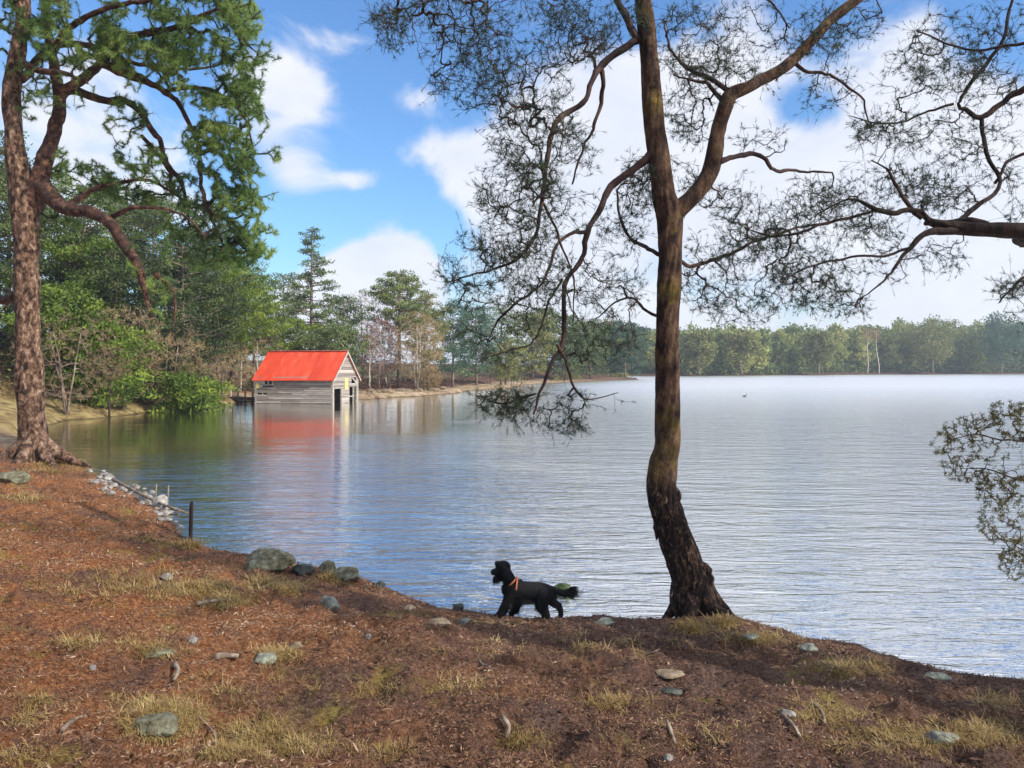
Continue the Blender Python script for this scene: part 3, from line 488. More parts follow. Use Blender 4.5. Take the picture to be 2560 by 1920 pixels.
# ---- the pine out of frame to the right, whose limbs reach in
def right_pine():
    rng = np.random.default_rng(11); bx, by = 9.2, 1.6; base = np.array([bx, by, float(H(bx, by)) - .05])
    t = thing('pine_tree', 'pine at the right border reaching in with a dark heavy limb and twiggy sprays', 'tree', base)
    mt = MB(); tr = catmull(np.array([[bx,by,base[2],.34],[bx+.05,by,1.5,.27],[bx,by+.1,3.6,.25],[bx-.1,by+.2,6,.22],[bx-.05,by+.1,8,.15],[bx,by,10,.08],[bx,by,11,.03]]), .12)
    bigtube(mt, tr[:, :3], tr[:, 3], 24, rng, .1, 2); mt.build('trunk', MT['near_bark'], t)
    D = 8.6; sk = [tr[30::4, :3]]; lb = MB()
    def tolimb(pts): return np.array([[*P(x, y, d), r / 1671 * d] for x, y, d, r in pts])
    heavy = [np.vstack([[[bx-.1, by+.15, 3.9, .20],[bx-.8, by+2.4, 3.95, .17]], tolimb([(2330,512,8.2,27),(2212,500,8.3,22),(2150,497,8.4,20),(2090,493,8.5,18),(2040,488,8.6,16),(2005,478,8.6,10)])])]
    for a in heavy: q = catmull(a, .06); q[:, 3] *= .8; bigtube(lb, q[:, :3], q[:, 3], 20, rng, .16, 4); sk.append(q[::3, :3])
    thin = [
     [(2150,497,8.4,12),(2100,478,8.5,12),(2060,480,8.6,9),(2005,480,8.6,6)],
     [(2080,497,8.5,11),(2020,500,8.5,10),(1985,512,8.5,8),(1960,538,8.5,6),(1925,580,8.5,4),(1888,618,8.4,2.6),(1850,650,8.4,1.4)],
     [(2010,484,8.6,8),(1990,462,8.6,8),(1955,458,8.6,7),(1920,464,8.6,7.5),(1885,455,8.6,7),(1855,440,8.7,5),(1830,436,8.7,3),(1760,470,8.7,2)],
     [(1990,470,8.6,7),(1975,458,8.6,6),(1950,425,8.7,5.5),(1930,395,8.7,4.5),(1918,368,8.7,3),(1880,350,8.7,1.6)],
     [(2060,484,8.6,7),(2100,450,8.7,6.5),(2140,418,8.8,5.5),(2150,395,8.8,5),(2136,360,8.9,5.5),(2120,330,8.9,5.5),(2114,280,9,5.5),(2112,250,9,6)],
     [(2300,170,8.8,11),(2212,190,8.9,9),(2160,215,9,8),(2112,250,9,7.5),(2075,235,9,6),(2060,222,9,4),(2090,175,9,5),(2130,120,9,5),(2155,80,9,4.5),(2165,20,9,4),(2180,-40,9,3)],
     [(2060,225,9,4),(2000,240,9,3),(1940,262,9,2.6),(1890,265,9,2),(1850,250,9,1)],
     [(2340,60,8.6,7),(2240,90,8.7,5),(2180,100,8.8,4),(2090,110,8.9,3),(1990,70,8.9,2)],
     [(2150,395,8.8,4),(2180,350,8.8,4),(2240,330,8.8,5),(2330,340,8.7,7)],
     [(1885,455,8.6,4),(1840,470,8.6,4),(1780,480,8.6,4),(1710,500,8.6,3.5),(1650,505,8.7,2.6),(1600,490,8.7,1.6)],
     [(1960,538,8.5,4),(1900,552,8.5,3.6),(1830,560,8.5,3.2),(1750,575,8.5,2.4),(1690,600,8.5,1.4)],
     [(2340,560,8,6),(2240,590,8,4),(2190,630,8,3),(2170,650,8,1.6)],
    ]
    low = [np.vstack([[[bx, by+.1, 2.6, .06],[bx-2, by+1.6, 2.5, .045]], tolimb([(2330,930,6.0,9),(2240,950,6,6),(2170,945,6,4.5),(2110,930,6,3),(2050,945,6.1,1.6)])]),
           np.vstack([[[bx-2, by+1.6, 2.5, .03]], tolimb([(2330,1040,5.9,6),(2240,1060,5.9,5),(2180,1040,5.9,3.4),(2120,1030,6,1.8)])]),
           np.vstack([[[bx-2, by+1.6, 2.5, .03]], tolimb([(2330,1130,5.8,5),(2250,1180,5.8,4),(2200,1180,5.8,2.6),(2160,1160,5.8,1.6)])])]
    for l in thin:
        q, rr = limb(l, .06); q = q + np.cumsum(rng.normal(size=q.shape) * .007, 0); rr = rr * .8; bigtube(lb, q, rr, 8, rng, .12, 5); sk.append(q[::2])
    # the upper crown, above and beside the frame: real boughs that shade the bank
    up = []
    for i in range(15):
        z = rng.uniform(4.3, 8.5); a = rng.uniform(0, 2 * math.pi); ln = (4.6 - .22 * (z - 4.5)) * rng.uniform(.75, 1.1)
        if i < 9: a = rng.uniform(1.3, 3.3)
        e = np.array([bx + math.cos(a) * ln, by + math.sin(a) * ln, z + ln * .25]); m_ = np.array([bx + math.cos(a) * ln * .5, by + math.sin(a) * ln * .5, z + ln * .22])
        q = catmull(np.array([[bx, by, z, .07], [*m_, .05], [*e, .012]]), .2); bigtube(lb, q[:, :3], q[:, 3], 7, rng, .1, 6); sk.append(q[3::2, :3])
        n = 34; s = rng.uniform(.35, 1.05, n)[:, None]; up.append(np.array([bx, by, z + .3]) + (e - np.array([bx, by, z + .3])) * s + rng.normal(size=(n, 3)) * np.array([.5, .5, .28]))
    lb.build('limb', MT['bark_dark'], t)
    lo = MB(); skl = []
    for a in low: q = catmull(a, .06); q[:, 3] *= .4; q[:, :3] += np.cumsum(rng.normal(size=(len(q), 3)) * .006, 0); bigtube(lo, q[:, :3], q[:, 3], 7, rng, .1, 4); skl.append(q[len(q) // 2::2, :3])
    sk = np.vstack(sk)
    spec = [(1950,150,70,50,60,8.9,.4),(2050,110,90,90,150,9,.5),(2130,200,80,80,130,9,.5),(2020,240,90,60,120,9,.5),(1930,275,80,40,110,8.9,.4),(1880,290,60,30,60,8.9,.3),(2000,320,120,50,110,9,.5),(2120,340,90,70,120,8.9,.5),(2190,420,40,60,50,8.8,.4),
     (1900,370,110,50,100,8.8,.5),(1790,400,90,50,70,8.8,.5),(1820,470,110,45,200,8.7,.4),(1740,520,130,50,200,8.7,.5),(1890,530,90,50,120,8.6,.4),(1960,420,90,50,90,8.8,.4),(2040,410,70,50,70,8.8,.4),(1850,590,110,45,110,8.5,.4),(1760,600,90,50,80,8.6,.4),
     (2020,560,80,40,60,8.5,.4),(1800,650,90,35,60,8.5,.3),(1690,640,60,40,40,8.6,.3),(2190,620,50,30,60,8,.3),(2195,690,30,25,20,8,.3),(2180,50,60,60,60,8.9,.4),(1620,530,70,40,60,8.8,.4)]
    spec = [(a, b, c, d_, int(e * 1.3), f_, g_) for a, b, c, d_, e, f_, g_ in spec]
    T = vt(rng, spec, 3.0, -.05); tw, wgt = grow(sk, T, rng, k=7, bend=.24, sag=.02, wig=.045)
    tb = MB(); tubes(tb, tw, np.minimum(.0020 * wgt ** .47, .03)[:, None] * np.linspace(1, .5, 7)[None], 4, cap=False)
    n = len(tw); ii = np.repeat(np.arange(n), 2); kk = rng.integers(1, 6, len(ii)); b0 = tw[ii, kk]; dr = nrm(nrm(tw[ii, kk + 1] - tw[ii, kk - 1]) + rng.normal(size=(len(ii), 3)) * .7)
    ln = rng.uniform(.07, .24, (len(ii), 1)); s4 = np.linspace(0, 1, 4)[None, :, None]; side = b0[:, None] + dr[:, None] * ln[:, None] * s4 + (np.array([0, 0, 1.]) * rng.uniform(-.4, .5, (len(ii), 1)) * ln)[:, None] * s4 ** 2
    tubes(tb, side, np.full((len(side), 4), .0018) * np.linspace(1, .6, 4), 3, cap=False)
    nb = MB(); tufts(nb, tw, rng, 22, .055, .0042, .8, .85); tufts(nb, side, rng, 8, .048, .0040, .6, .7)
    U = np.vstack(up); twu, wu = grow(sk, U, rng, k=4, bend=.15); tubes(tb, twu, np.minimum(.004 * wu ** .4, .03)[:, None] * np.linspace(1, .6, 4)[None], 3, cap=False)
    tufts(nb, twu, rng, 60, .16, .018, 1.2, 1.0)
    tb.build('branches', MT['bark_twig'], t); nb.build('needles', MT['near_needle'], t)
    skl = np.vstack(skl); T = vt(rng, [(2130,935,110,42,240,6,.3),(2180,890,50,26,70,6,.2),(2130,1010,105,36,190,6,.3),(2170,1060,70,34,150,5.9,.3),(2170,1130,60,50,110,5.9,.3),(2195,1210,40,45,90,5.8,.2),(2060,960,60,30,40,6.1,.2)])
    tw, wgt = grow(skl, T, rng, k=6, bend=.12, wig=.05); tubes(lo, tw, np.minimum(.0013 * wgt ** .42, .006)[:, None] * np.linspace(1, .5, 6)[None], 4, cap=False); lo.build('low_bough', MT['bark_twig'], t)
    lf = MB(); n = len(tw); per = 7; ii = np.repeat(np.arange(n), per); kk = rng.integers(2, 6, len(ii)); leaves(lf, tw[ii, kk], rng.normal(size=(len(ii), 3)) + np.array([-.3, 0, 0]), rng.uniform(.014, .034, len(ii)), .0075, rng, np.clip(rng.normal(.5, .25, len(ii)), 0, 1))
    tufts(lf, tw, rng, 10, .035, .0032, .9, .8)
    tag(lf.build('low_bough_leaves', MT['sprig_leaf'], t), 'drooping brown-green sprays low over the water')
right_pine()
# ---- the big pine on the left
def left_pine():
    rng = np.random.default_rng(21); D = 20.0
    base = P(75, 1000, D); base[2] = float(H(base[0], base[1])) - .1
    t = thing('pine_tree', 'massive old pine at the left edge with scaly reddish trunk and thick twisting limbs', 'tree', base)
    mt = MB(); sk = []
    stems = [[(72,1030,D,66),(74,1000,D,52),(74,965,D,42),(70,920,D,36),(66,860,D,33),(63,780,D,31),(58,680,D,30),(57,580,D,31),(58,500,D,33),(54,430,D,37),(45,385,D,30),(34,330,D,25),(29,260,D,23),(26,190,D,21),(40,100,D,19),(50,40,D,17),(52,-60,D,14),(60,-200,D,10),(80,-330,D,4)]]
    for l in stems: q, rr = limb(l, .10); rr = rr * .78; bigtube(mt, q, rr, 40, rng, .14, 12); sk.append(q[len(q) // 2::3])
    for a in range(7):      # root flare
        an = a * .9 + .3; q = np.array([[base[0], base[1], base[2] + .75, .16], [base[0] + math.cos(an) * .45, base[1] + math.sin(an) * .45, base[2] + .32, .17], [base[0] + math.cos(an) * .9, base[1] + math.sin(an) * .9, base[2] + .02, .10], [base[0] + math.cos(an) * 1.3, base[1] + math.sin(an) * 1.3, base[2] - .15, .04]])
        c = catmull(q, .08); bigtube(mt, c[:, :3], c[:, 3], 12, rng, .12, a)
    mt.build('trunk', MT['bark_left'], t)
    lm = MB()
    limbs = [
     [(66,440,D,24),(80,395,D,20),(98,330,D,17),(112,285,D,15),(122,235,D,15),(122,190,D,13),(112,150,D,12),(104,100,D,11),(100,40,D,10),(104,-60,D,8),(130,-200,D,5)],
     [(72,400,D,20),(90,405,D,19),(118,430,D-.2,18),(150,446,D-.4,16),(200,455,D-.6,15),(240,470,D-.8,14.5),(268,492,D-.9,14),(285,525,D-1,14),(312,560,D-1,13),(332,590,D-1,11),(342,630,D-1,8),(350,690,D-1,4)],
     [(124,200,D,11),(150,188,D,10),(178,172,D,10),(215,140,D-.2,9),(245,105,D-.4,10),(275,88,D-.5,9),(320,78,D-.6,8),(370,68,D-.8,7),(420,44,D-1,5),(480,20,D-1.2,3)],
     [(122,220,D,11),(150,190,D+.1,10),(190,205,D+.2,9),(225,218,D+.3,9),(265,218,D+.4,8),(300,240,D+.4,7),(330,285,D+.4,7.5),(348,310,D+.4,6),(358,350,D+.4,6),(380,385,D+.3,6),(392,420,D+.2,5),(400,480,D+.2,3)],
     [(225,140,D-.2,10),(255,152,D,10),(292,165,D+.2,10),(330,185,D+.3,7),(380,215,D+.2,6),(410,260,D,5.5),(432,310,D-.2,5),(446,370,D-.3,5),(450,420,D-.4,5),(466,470,D-.4,5),(485,520,D-.4,4),(500,560,D-.4,2)],
     [(302,292,D+.4,4),(325,320,D+.4,4.5),(350,348,D+.3,4.5),(362,380,D+.3,4),(358,410,D+.3,3)],
     [(60,620,D+.3,14),(30,640,D+1,12),(0,650,D+1.5,12),(-50,640,D+2,10)],
     [(40,130,D,9),(70,150,D-.5,8),(130,160,D-.8,7),(180,180,D-1,4)],
     [(110,120,D,8),(160,60,D-.5,7),(230,30,D-.8,6),(330,10,D-1,5),(440,-20,D-1.3,4),(540,0,D-1.5,2.4)],
     [(100,0,D,8),(180,-60,D,7),(300,-80,D-.5,6),(420,-60,D-.6,4),(520,60,D-.6,2.4)],
     [(350,200,D+.2,5),(420,190,D,4.5),(480,210,D-.2,4),(530,250,D-.3,3),(560,330,D-.3,2)],
     [(240,470,D-.8,6),(290,450,D-1.2,5),(350,450,D-1.3,4),(410,470,D-1.3,3),(450,520,D-1.3,2)],
     [(332,590,D-1,6),(365,620,D-1,5),(380,660,D-1,3.4),(372,720,D-1,2)],
     [(150,446,D-.4,7),(200,415,D-.3,6),(260,400,D-.2,5),(330,395,D-.2,4),(400,430,D-.2,3)],
     [(45,170,D,9),(110,100,D+.8,8),(200,90,D+1,7),(300,130,D+1.2,5),(400,140,D+1.2,4),(500,130,D+1.2,2.4)],
    ]
    for i, l in enumerate(limbs): q, rr = limb(l, .12); q = q + np.cumsum(rng.normal(size=q.shape) * .016, 0); rr = rr * np.linspace(1, .72, len(rr)); bigtube(lm, q, rr, 14, rng, .16, i); sk.append(q[::2])
    lm.build('limb', MT['bark_limb'], t)
    sk = np.vstack(sk)
    spec = [(160,60,120,70,330,D-.3,1.2),(60,30,70,60,90,D+.4,1),(300,50,130,60,420,D-.5,1.3),(430,70,120,80,430,D-.8,1.2),(510,50,60,60,160,D-.8,1),(440,170,110,60,360,D-.4,1.2),(500,240,70,60,280,D-.3,1),(330,130,90,40,190,D,1),(200,110,80,50,190,D,1.1),
     (270,255,50,45,120,D+.2,.8),(480,330,75,60,240,D-.4,1),(515,400,60,60,230,D-.4,.9),(520,470,55,60,210,D-.4,.9),(525,540,45,40,110,D-.4,.8),(440,300,50,35,80,D,.8),(560,270,20,30,24,D-.3,.5),(548,160,30,50,60,D-.5,.5),
     (300,330,60,40,90,D+.4,.9),(180,385,70,40,120,D+.5,.9),(300,400,80,45,200,D+.4,1),(380,420,60,50,150,D+.2,.8),(420,480,70,50,110,D,.8),(60,200,50,60,40,D+.3,.8),(130,340,40,30,20,D,.5),(555,440,25,20,24,D-.5,.4),(560,545,28,18,24,D-.5,.4),
     (-120,0,140,160,260,D+.5,1.5),(100,-150,260,120,450,D,1.8),(400,-110,200,90,260,D-.6,1.5)]
    spec = [(a, b, c, d_, int(e * 1.95), f_, g_) for a, b, c, d_, e, f_, g_ in spec] + [(330,560,60,70,60,D-1,.8),(120,470,60,40,60,D+.5,1),(200,160,120,80,160,D,1.3),(90,120,90,110,160,D,1.3),(585,110,26,30,30,D-.5,.5),(592,330,20,24,26,D-.4,.4),(578,420,30,14,24,D-.4,.4),(560,500,40,22,40,D-.4,.4),(590,545,20,10,16,D-.4,.3),(480,555,36,30,60,D-.4,.5),(430,560,40,30,40,D,.5),(345,640,30,50,30,D-1,.5)]
    T = vt(rng, spec, 2.6, -.06)
    tw, wgt = grow(sk, T, rng, k=5, bend=.2, sag=.04, wig=.04)
    tb = MB(); tubes(tb, tw, np.minimum(.007 * wgt ** .47, .06)[:, None] * np.linspace(1, .5, 5)[None], 4, cap=False); tb.build('branches', MT['bark_dark'], t)
    nb = MB(); ti = np.clip(.55 + fbm(tw[:, -1, 0] * 1.2, tw[:, -1, 2] * 1.2, 5, 3) * .9 + rng.normal(0, .1, len(tw)), 0, 1)
    tufts(nb, tw, rng, 52, .125, .0105, 1.7, .9, ti)
    nb.build('needles', MT['pine_left'], t)
left_pine()
# ---- generic trees
def conifer(name, label, x, y, Ht, R, leafmat, barkmat='bark_grey', seed=0, base=.3, style='cone', nb=46, per=34, clump=.5, leaf=(.28,.10), lean=(0, 0), group=None, r0=None, tbase=.5, cat='tree', zoff=-.15):
    rng = np.random.default_rng(seed); z0 = float(H(x, y)) + zoff; t = thing(name, label, cat, (x, y, z0), group)
    zz = np.linspace(0, Ht, 12); r0 = r0 or Ht * .016
    tr = np.c_[x + lean[0] * (zz / Ht) ** 1.5 * Ht + np.cumsum(rng.normal(size=12)) * .02 * Ht / 12, y + lean[1] * zz, z0 + zz, r0 * (1 - zz / Ht) ** .8 + .01]
    mt = MB(); tubes(mt, tr[None, :, :3], tr[None, :, 3], 8)
    bp = []; ends = []; cl = []
    for i in range(nb):
        u = base + (1 - base) * ((i + rng.random()) / nb); u = min(u, .985); h = u * Ht; v = (u - base) / (1 - base)
        if style == 'cone': ln = R * (1 - v) ** .8 * rng.uniform(.6, 1.1) + .08 * R
        elif style == 'umbrella': ln = R * (math.sin(math.pi * min(1, .25 + .72 * v)) ** .7) * rng.uniform(.55, 1.1)
        else: ln = R * math.sqrt(max(.05, 1 - (2 * v - .85) ** 2 / 1.4)) * rng.uniform(.6, 1.1)
        a = rng.uniform(0, 2 * math.pi); c = np.array([np.interp(h, zz, tr[:, 0]), np.interp(h, zz, tr[:, 1]), z0 + h]); dv = np.array([math.cos(a), math.sin(a), 0])
        rise = (.35 if style != 'cone' else .12) * ln
        q = np.array([c, c + dv * ln * .35 + (0, 0, rise * .2), c + dv * ln * .7 + (0, 0, rise * .6), c + dv * ln + (0, 0, rise)]) + rng.normal(size=(4, 3)) * .04 * ln; q[0] = c
        bp.append(q)
        m_ = max(2, int(ln / (clump * .75)))
        for k in range(m_):
            s_ = .35 + .65 * (k + rng.random()) / m_; cc = q[0] + (q[3] - q[0]) * s_ + rng.normal(size=3) * np.array([1, 1, .3]) * clump * .5
            cl.append((*cc, clump * rng.uniform(.6, 1.15)))
    tubes(mt, np.array(bp), np.array([.3, .22, .14, .05])[None] * r0 * np.ones((nb, 1)), 4, cap=False); mt.build('trunk', MT[barkmat], t)
    cl = np.array(cl); n = len(cl); B = np.repeat(cl[:, :3], per, 0) + nrm(rng.normal(size=(n * per, 3))) * rng.random((n * per, 1)) ** .5 * np.repeat(cl[:, 3:4], per, 0) * np.array([1, 1, .42])
    lm = MB(); tt = np.clip(np.repeat(rng.normal(tbase, .17, n), per) + rng.normal(0, .12, n * per), 0, 1)
    leaves(lm, B, rng.normal(size=(n * per, 3)) + np.array([0, 0, .5]), leaf[0] * rng.uniform(.6, 1.2, n * per), leaf[1], rng, tt); lm.build('crown', MT[leafmat], t, smooth=False)
    return t
def bare(name, label, x, y, Ht, R, twigmat, barkmat='bark_grey', seed=0, n=500, base=.3, stems=1, fine=8, flen=.35, fw=.02, lean=0, group=None, r0=None, cat='tree', wob=.03):
    rng = np.random.default_rng(seed); z0 = float(H(x, y)) - .1; t = thing(name, label, cat, (x, y, z0), group); mt = MB(); sk = []
    r0 = r0 or Ht * .012
    for s_ in range(stems):
        an = rng.uniform(0, 6.28); sp = (0 if stems == 1 else R * .35); zz = np.linspace(0, Ht * .8, 9)
        q = np.c_[x + lean * zz + math.cos(an) * sp * (zz / Ht) + np.cumsum(rng.normal(size=9)) * wob * Ht / 4, y + math.sin(an) * sp * (zz / Ht) + np.cumsum(rng.normal(size=9)) * wob * Ht / 4, z0 + zz]
        tubes(mt, q[None], (r0 / stems ** .4 * (1 - zz / Ht * 1.05))[None] + .01, 7); c = catmull(q, .3); sk.append(c[int(len(c) * base):])
    sk = np.vstack(sk); T = ell(rng, n, (x + lean * Ht * .6, y, z0 + Ht * (base + 1) / 2), (R, R, Ht * (1 - base) / 2), .25)
    tw, wg = grow(sk, T, rng, k=5, bend=.15, wig=.03); tubes(mt, tw, np.minimum(.007 * wg ** .45, r0 * .6)[:, None] * np.linspace(1, .5, 5)[None], 3, cap=False)
    mt.build('trunk', MT[barkmat], t); lm = MB(); m_ = len(tw) * fine; ii = np.repeat(np.arange(len(tw)), fine); kk = rng.integers(2, 5, m_)
    blades(lm, tw[ii, kk], nrm(tw[ii, 4] - tw[ii, 1]) + rng.normal(size=(m_, 3)) * .7 + np.array([0, 0, .3]), flen * rng.uniform(.5, 1.2, m_), fw, rng, np.clip(rng.normal(.5, .25, m_), 0, 1))
    lm.build('twigs', MT[twigmat], t); return t
def xv(vx, d): return (vx - 1106) / 1671 * d
# trees along the wooded shore, left to right
conifer('pine_tree','tallest slender pine rising into the sky straight behind the red-roofed boathouse',xv(672,78),78,15.9,4.3,'pine_mid',seed=1,base=.16,style='cone',nb=74,per=34,clump=.62,tbase=.5)
conifer('pine_tree','bushy pale green pine filling the gap left of the tallest pine',xv(612,84),84,11.5,3.6,'pine_mid',seed=2,base=.15,style='round',nb=46,per=34,clump=.8,tbase=.6)
conifer('pine_tree','wide dense pine with a bright green crown hanging over the bank left of the boathouse',xv(466,60),60.5,10.6,4.7,'pine_bright',seed=3,base=.22,style='round',nb=90,per=60,clump=.62,leaf=(.22,.07),tbase=.55)
conifer('pine_tree','bright green pine leaning out just left of the boathouse, its boughs above the jetty',xv(540,66),67,9.6,3.0,'pine_bright',seed=4,base=.32,style='umbrella',nb=56,per=46,clump=.6,leaf=(.24,.08),tbase=.62)
conifer('pine_tree','low flat-topped green pine just above the left end of the red roof',xv(628,74),76,6.6,3.0,'pine_bright','bark_grey',seed=6,base=.45,style='umbrella',nb=36,per=34,clump=.6,tbase=.7)
conifer('pine_tree','low spreading green pine just above the middle of the red roof',xv(716,72),74,6.2,3.2,'pine_mid',seed=7,base=.42,style='umbrella',nb=38,per=34,clump=.6,tbase=.62)
conifer('pine_tree','dense dark green pine between the tallest pine and the bare grey tree',xv(735,86),88,9.6,4.2,'pine_mid',seed=8,base=.12,style='round',nb=60,per=34,clump=.8,tbase=.38)
bare('bare_tree','leafless grey tree with a fine twiggy top against the cloud right of the boathouse',xv(785,90),90,10.6,3.4,'purple_twig',seed=9,n=700,base=.25,stems=2,fine=7,flen=.45,fw=.022)
bare('bare_bush','pinkish-red leafless bush behind the boathouse gable',xv(812,76),78,7.2,2.2,'purple_twig','bark_pale',seed=10,n=520,base=.12,stems=3,fine=16,flen=.4,fw=.035,cat='bush')
conifer('pine_tree','yellow-green topped pine with a tall bare trunk on the beach right of the boathouse',xv(860,79),79.5,12.0,3.0,'pine_mid','bark_grey',seed=12,base=.50,style='round',nb=60,per=44,clump=.62,tbase=.72,r0=.24)
conifer('pine_tree','olive pine standing close behind the bare-trunked beach pine, one crown to its right',xv(912,84),86,10.6,3.2,'olive',seed=13,base=.25,style='round',nb=60,per=36,clump=.7,tbase=.42)
bare('bare_tree','pale brown leafless tree with two leaning whitish stems on the beach',xv(893,76),78.6,8.2,2.9,'tan_twig','bark_pale',seed=14,n=800,base=.12,stems=3,fine=14,flen=.4,fw=.03,r0=.13)
bare('bare_bush','rounded fawn leafless bush at the right end of the stony beach',xv(918,76),79.2,2.7,1.4,'tan_twig','bark_grey',seed=15,n=260,base=.05,stems=4,fine=18,flen=.3,fw=.03,cat='bush',r0=.05)
conifer('pine_tree','blue-green pine with a ragged top right of the olive pine on the wooded shore',xv(975,92),94,10.2,3.4,'pine_blue',seed=16,base=.15,style='round',nb=64,per=38,clump=.75,tbase=.55)
conifer('pine_tree','second blue-green pine, darker and lower, behind the drooping near twigs',xv(1028,98),99,9.9,3.5,'pine_blue',seed=17,base=.12,style='round',nb=60,per=36,clump=.8,tbase=.42)
conifer('pine_tree','broad grey-green pine seen through the drooping twigs of the near pine',xv(1082,106),109,11.2,3.9,'pine_mid',seed=18,base=.2,style='round',nb=64,per=34,clump=.9,tbase=.45)
conifer('small_tree','low rounded yellow-green tree with several stems on the orange beach',xv(1092,98),104,5.8,2.3,'olive','bark_grey',seed=19,base=.12,style='round',nb=40,per=36,clump=.6,tbase=.6)
lab = ['olive green tree just right of the yellow-green beach tree','mid green rounded tree on the point, third from its tip','grey-green low tree on the point, second from its tip','last dark green tree at the tip of the wooded point','tall olive tree behind the drooping twigs, standing back on the point','dull green tree standing back near the tip of the point']
for i, (vx, d, h, rr, m_) in enumerate([(1150,140,11.5,5.2,'olive'),(1215,150,12,5.6,'pine_mid'),(1275,160,11.6,5.8,'pine_mid'),(1350,188,13.2,6.6,'pine_blue'),(1180,158,13.6,6,'pine_mid'),(1320,192,13.6,6.5,'olive')]):
    conifer('tree', lab[i], xv(vx, d), d, h, rr, m_, seed=30 + i, base=.05, style='round', nb=52, per=30, clump=1.3, leaf=(.55,.24), tbase=.42 if i != 0 else .5)
# left bank
for i, (vx, d, h, rr, m_, st, tb_, lb_, bs) in enumerate([
    (150,47,9.0,4.0,'pine_bright','round',.35,'dark evergreen right behind the big left trunk',.15),
    (250,49,9.6,4.0,'pine_dark','round',.55,'dark shadowed evergreen under the arching limb of the old pine',.10),
    (395,52,10.6,3.8,'pine_dark','round',.6,'dark green pine directly left of the bright green bank pine',.15),
    (330,58,13.2,4.6,'pine_mid','round',.4,'tall dull green pine standing high on the bank above the dark evergreens',.2),
    (180,60,14,5,'pine_bright','round',.5,'tall green tree on top of the bank seen through the gaps of the old pine',.2),
    (20,52,12.5,4.6,'pine_dark','round',.5,'dark tree behind the trunk at the left border',.1),
    (500,70,10.5,3.6,'pine_mid','round',.35,'slim green pine behind the gap between the two bright green pines',.2),
    (235,43,4.6,2.2,'pine_bright','round',.55,'bright green rounded evergreen shrub low on the bank right of the tangled grey tree',.03),
    (130,42,6.0,2.4,'pine_bright','round',.5,'bright green evergreen touching the right side of the big left trunk',.05),
    (330,50,5.2,2.6,'pine_dark','round',.6,'dark low evergreen under the bare end of the arching limb',.03),
    (420,63,15.5,4.6,'pine_dark','round',.6,'tallest dark tree on the bank, showing above the bright green bank pine',.15),
    (255,66,17.0,5.0,'pine_mid','round',.4,'tall tree high on the bank crest above the arching limb',.2),
    (415,47.5,3.0,2.0,'pine_bright','round',.5,'low bright green evergreen bough at the waterline left of the jetty',.02),
    (-60,45,13,5,'pine_mid','round',.4,'green tree at the extreme left border behind the old pine',.1)]):
    conifer('evergreen_tree', lb_, xv(vx, d), d, h, rr, m_, seed=50 + i, base=bs, style=st, nb=66, per=56, clump=.75, leaf=(.24,.10), tbase=tb_)
bare('bare_tree','grey-brown leafless tree with tangled twigs on the bank right of the big left trunk',xv(170,40),44.6,6.2,2.5,'tan_twig','bark_grey',seed=70,n=520,base=.25,stems=2,fine=9,flen=.3,fw=.018,r0=.10)
bare('bare_tree','thin leafless sapling with dark stem at the water edge of the grassy point',xv(184,39),41.3,4.0,1.2,'bare_twig','bark_dark',seed=71,n=260,base=.5,stems=1,fine=8,flen=.22,fw=.014,r0=.055)
bare('bare_tree','leafless tawny tree in front of the dark evergreens, middle of the left bank',xv(285,44),48.5,5.6,2.4,'tan_twig','bark_grey',seed=72,n=520,base=.1,stems=3,fine=12,flen=.3,fw=.022,r0=.09)
bare('bare_tree','pair of straight pale stems with thin olive twigs at the waterline, left of the jetty',xv(362,50),51.5,5.6,1.8,'tan_twig','bark_pale',seed=73,n=420,base=.2,stems=2,fine=12,flen=.28,fw=.022,r0=.085)
bare('bare_tree','tawny leafless tree under the bright green pine beside the jetty path',xv(440,54),57,4.6,2.6,'tan_twig','bark_grey',seed=74,n=600,base=.15,stems=3,fine=12,flen=.3,fw=.024,r0=.08)
bare('bare_tree','brown leafless tree behind the trunk of the old pine',xv(95,38),40,5.4,2.6,'bare_twig','bark_grey',seed=75,n=380,base=.1,stems=3,fine=10,flen=.3,fw=.024,r0=.08)
rngs = np.random.default_rng(99)
slim = ['slim pale birch stem nearest the left wall of the boathouse','slim pale stem second from the boathouse wall','slim leaning stem above the jetty rail','slim pale stem at the left end of the jetty','slim pale stem just right of the boathouse gable','slim crooked pale stem behind the beach pine']
for i, (vx, d) in enumerate([(590,69),(574,68),(556,66),(520,66),(800,76),(838,80)]):
    bare('birch_tree', slim[i], xv(vx, d), d, rngs.uniform(4.5, 6.5), .8, 'tan_twig', 'bark_pale', seed=80 + i, n=150, base=.55, stems=1, fine=6, flen=.3, fw=.02, r0=.075, lean=rngs.uniform(-.12, .12), group='slim pale stems round the boathouse')
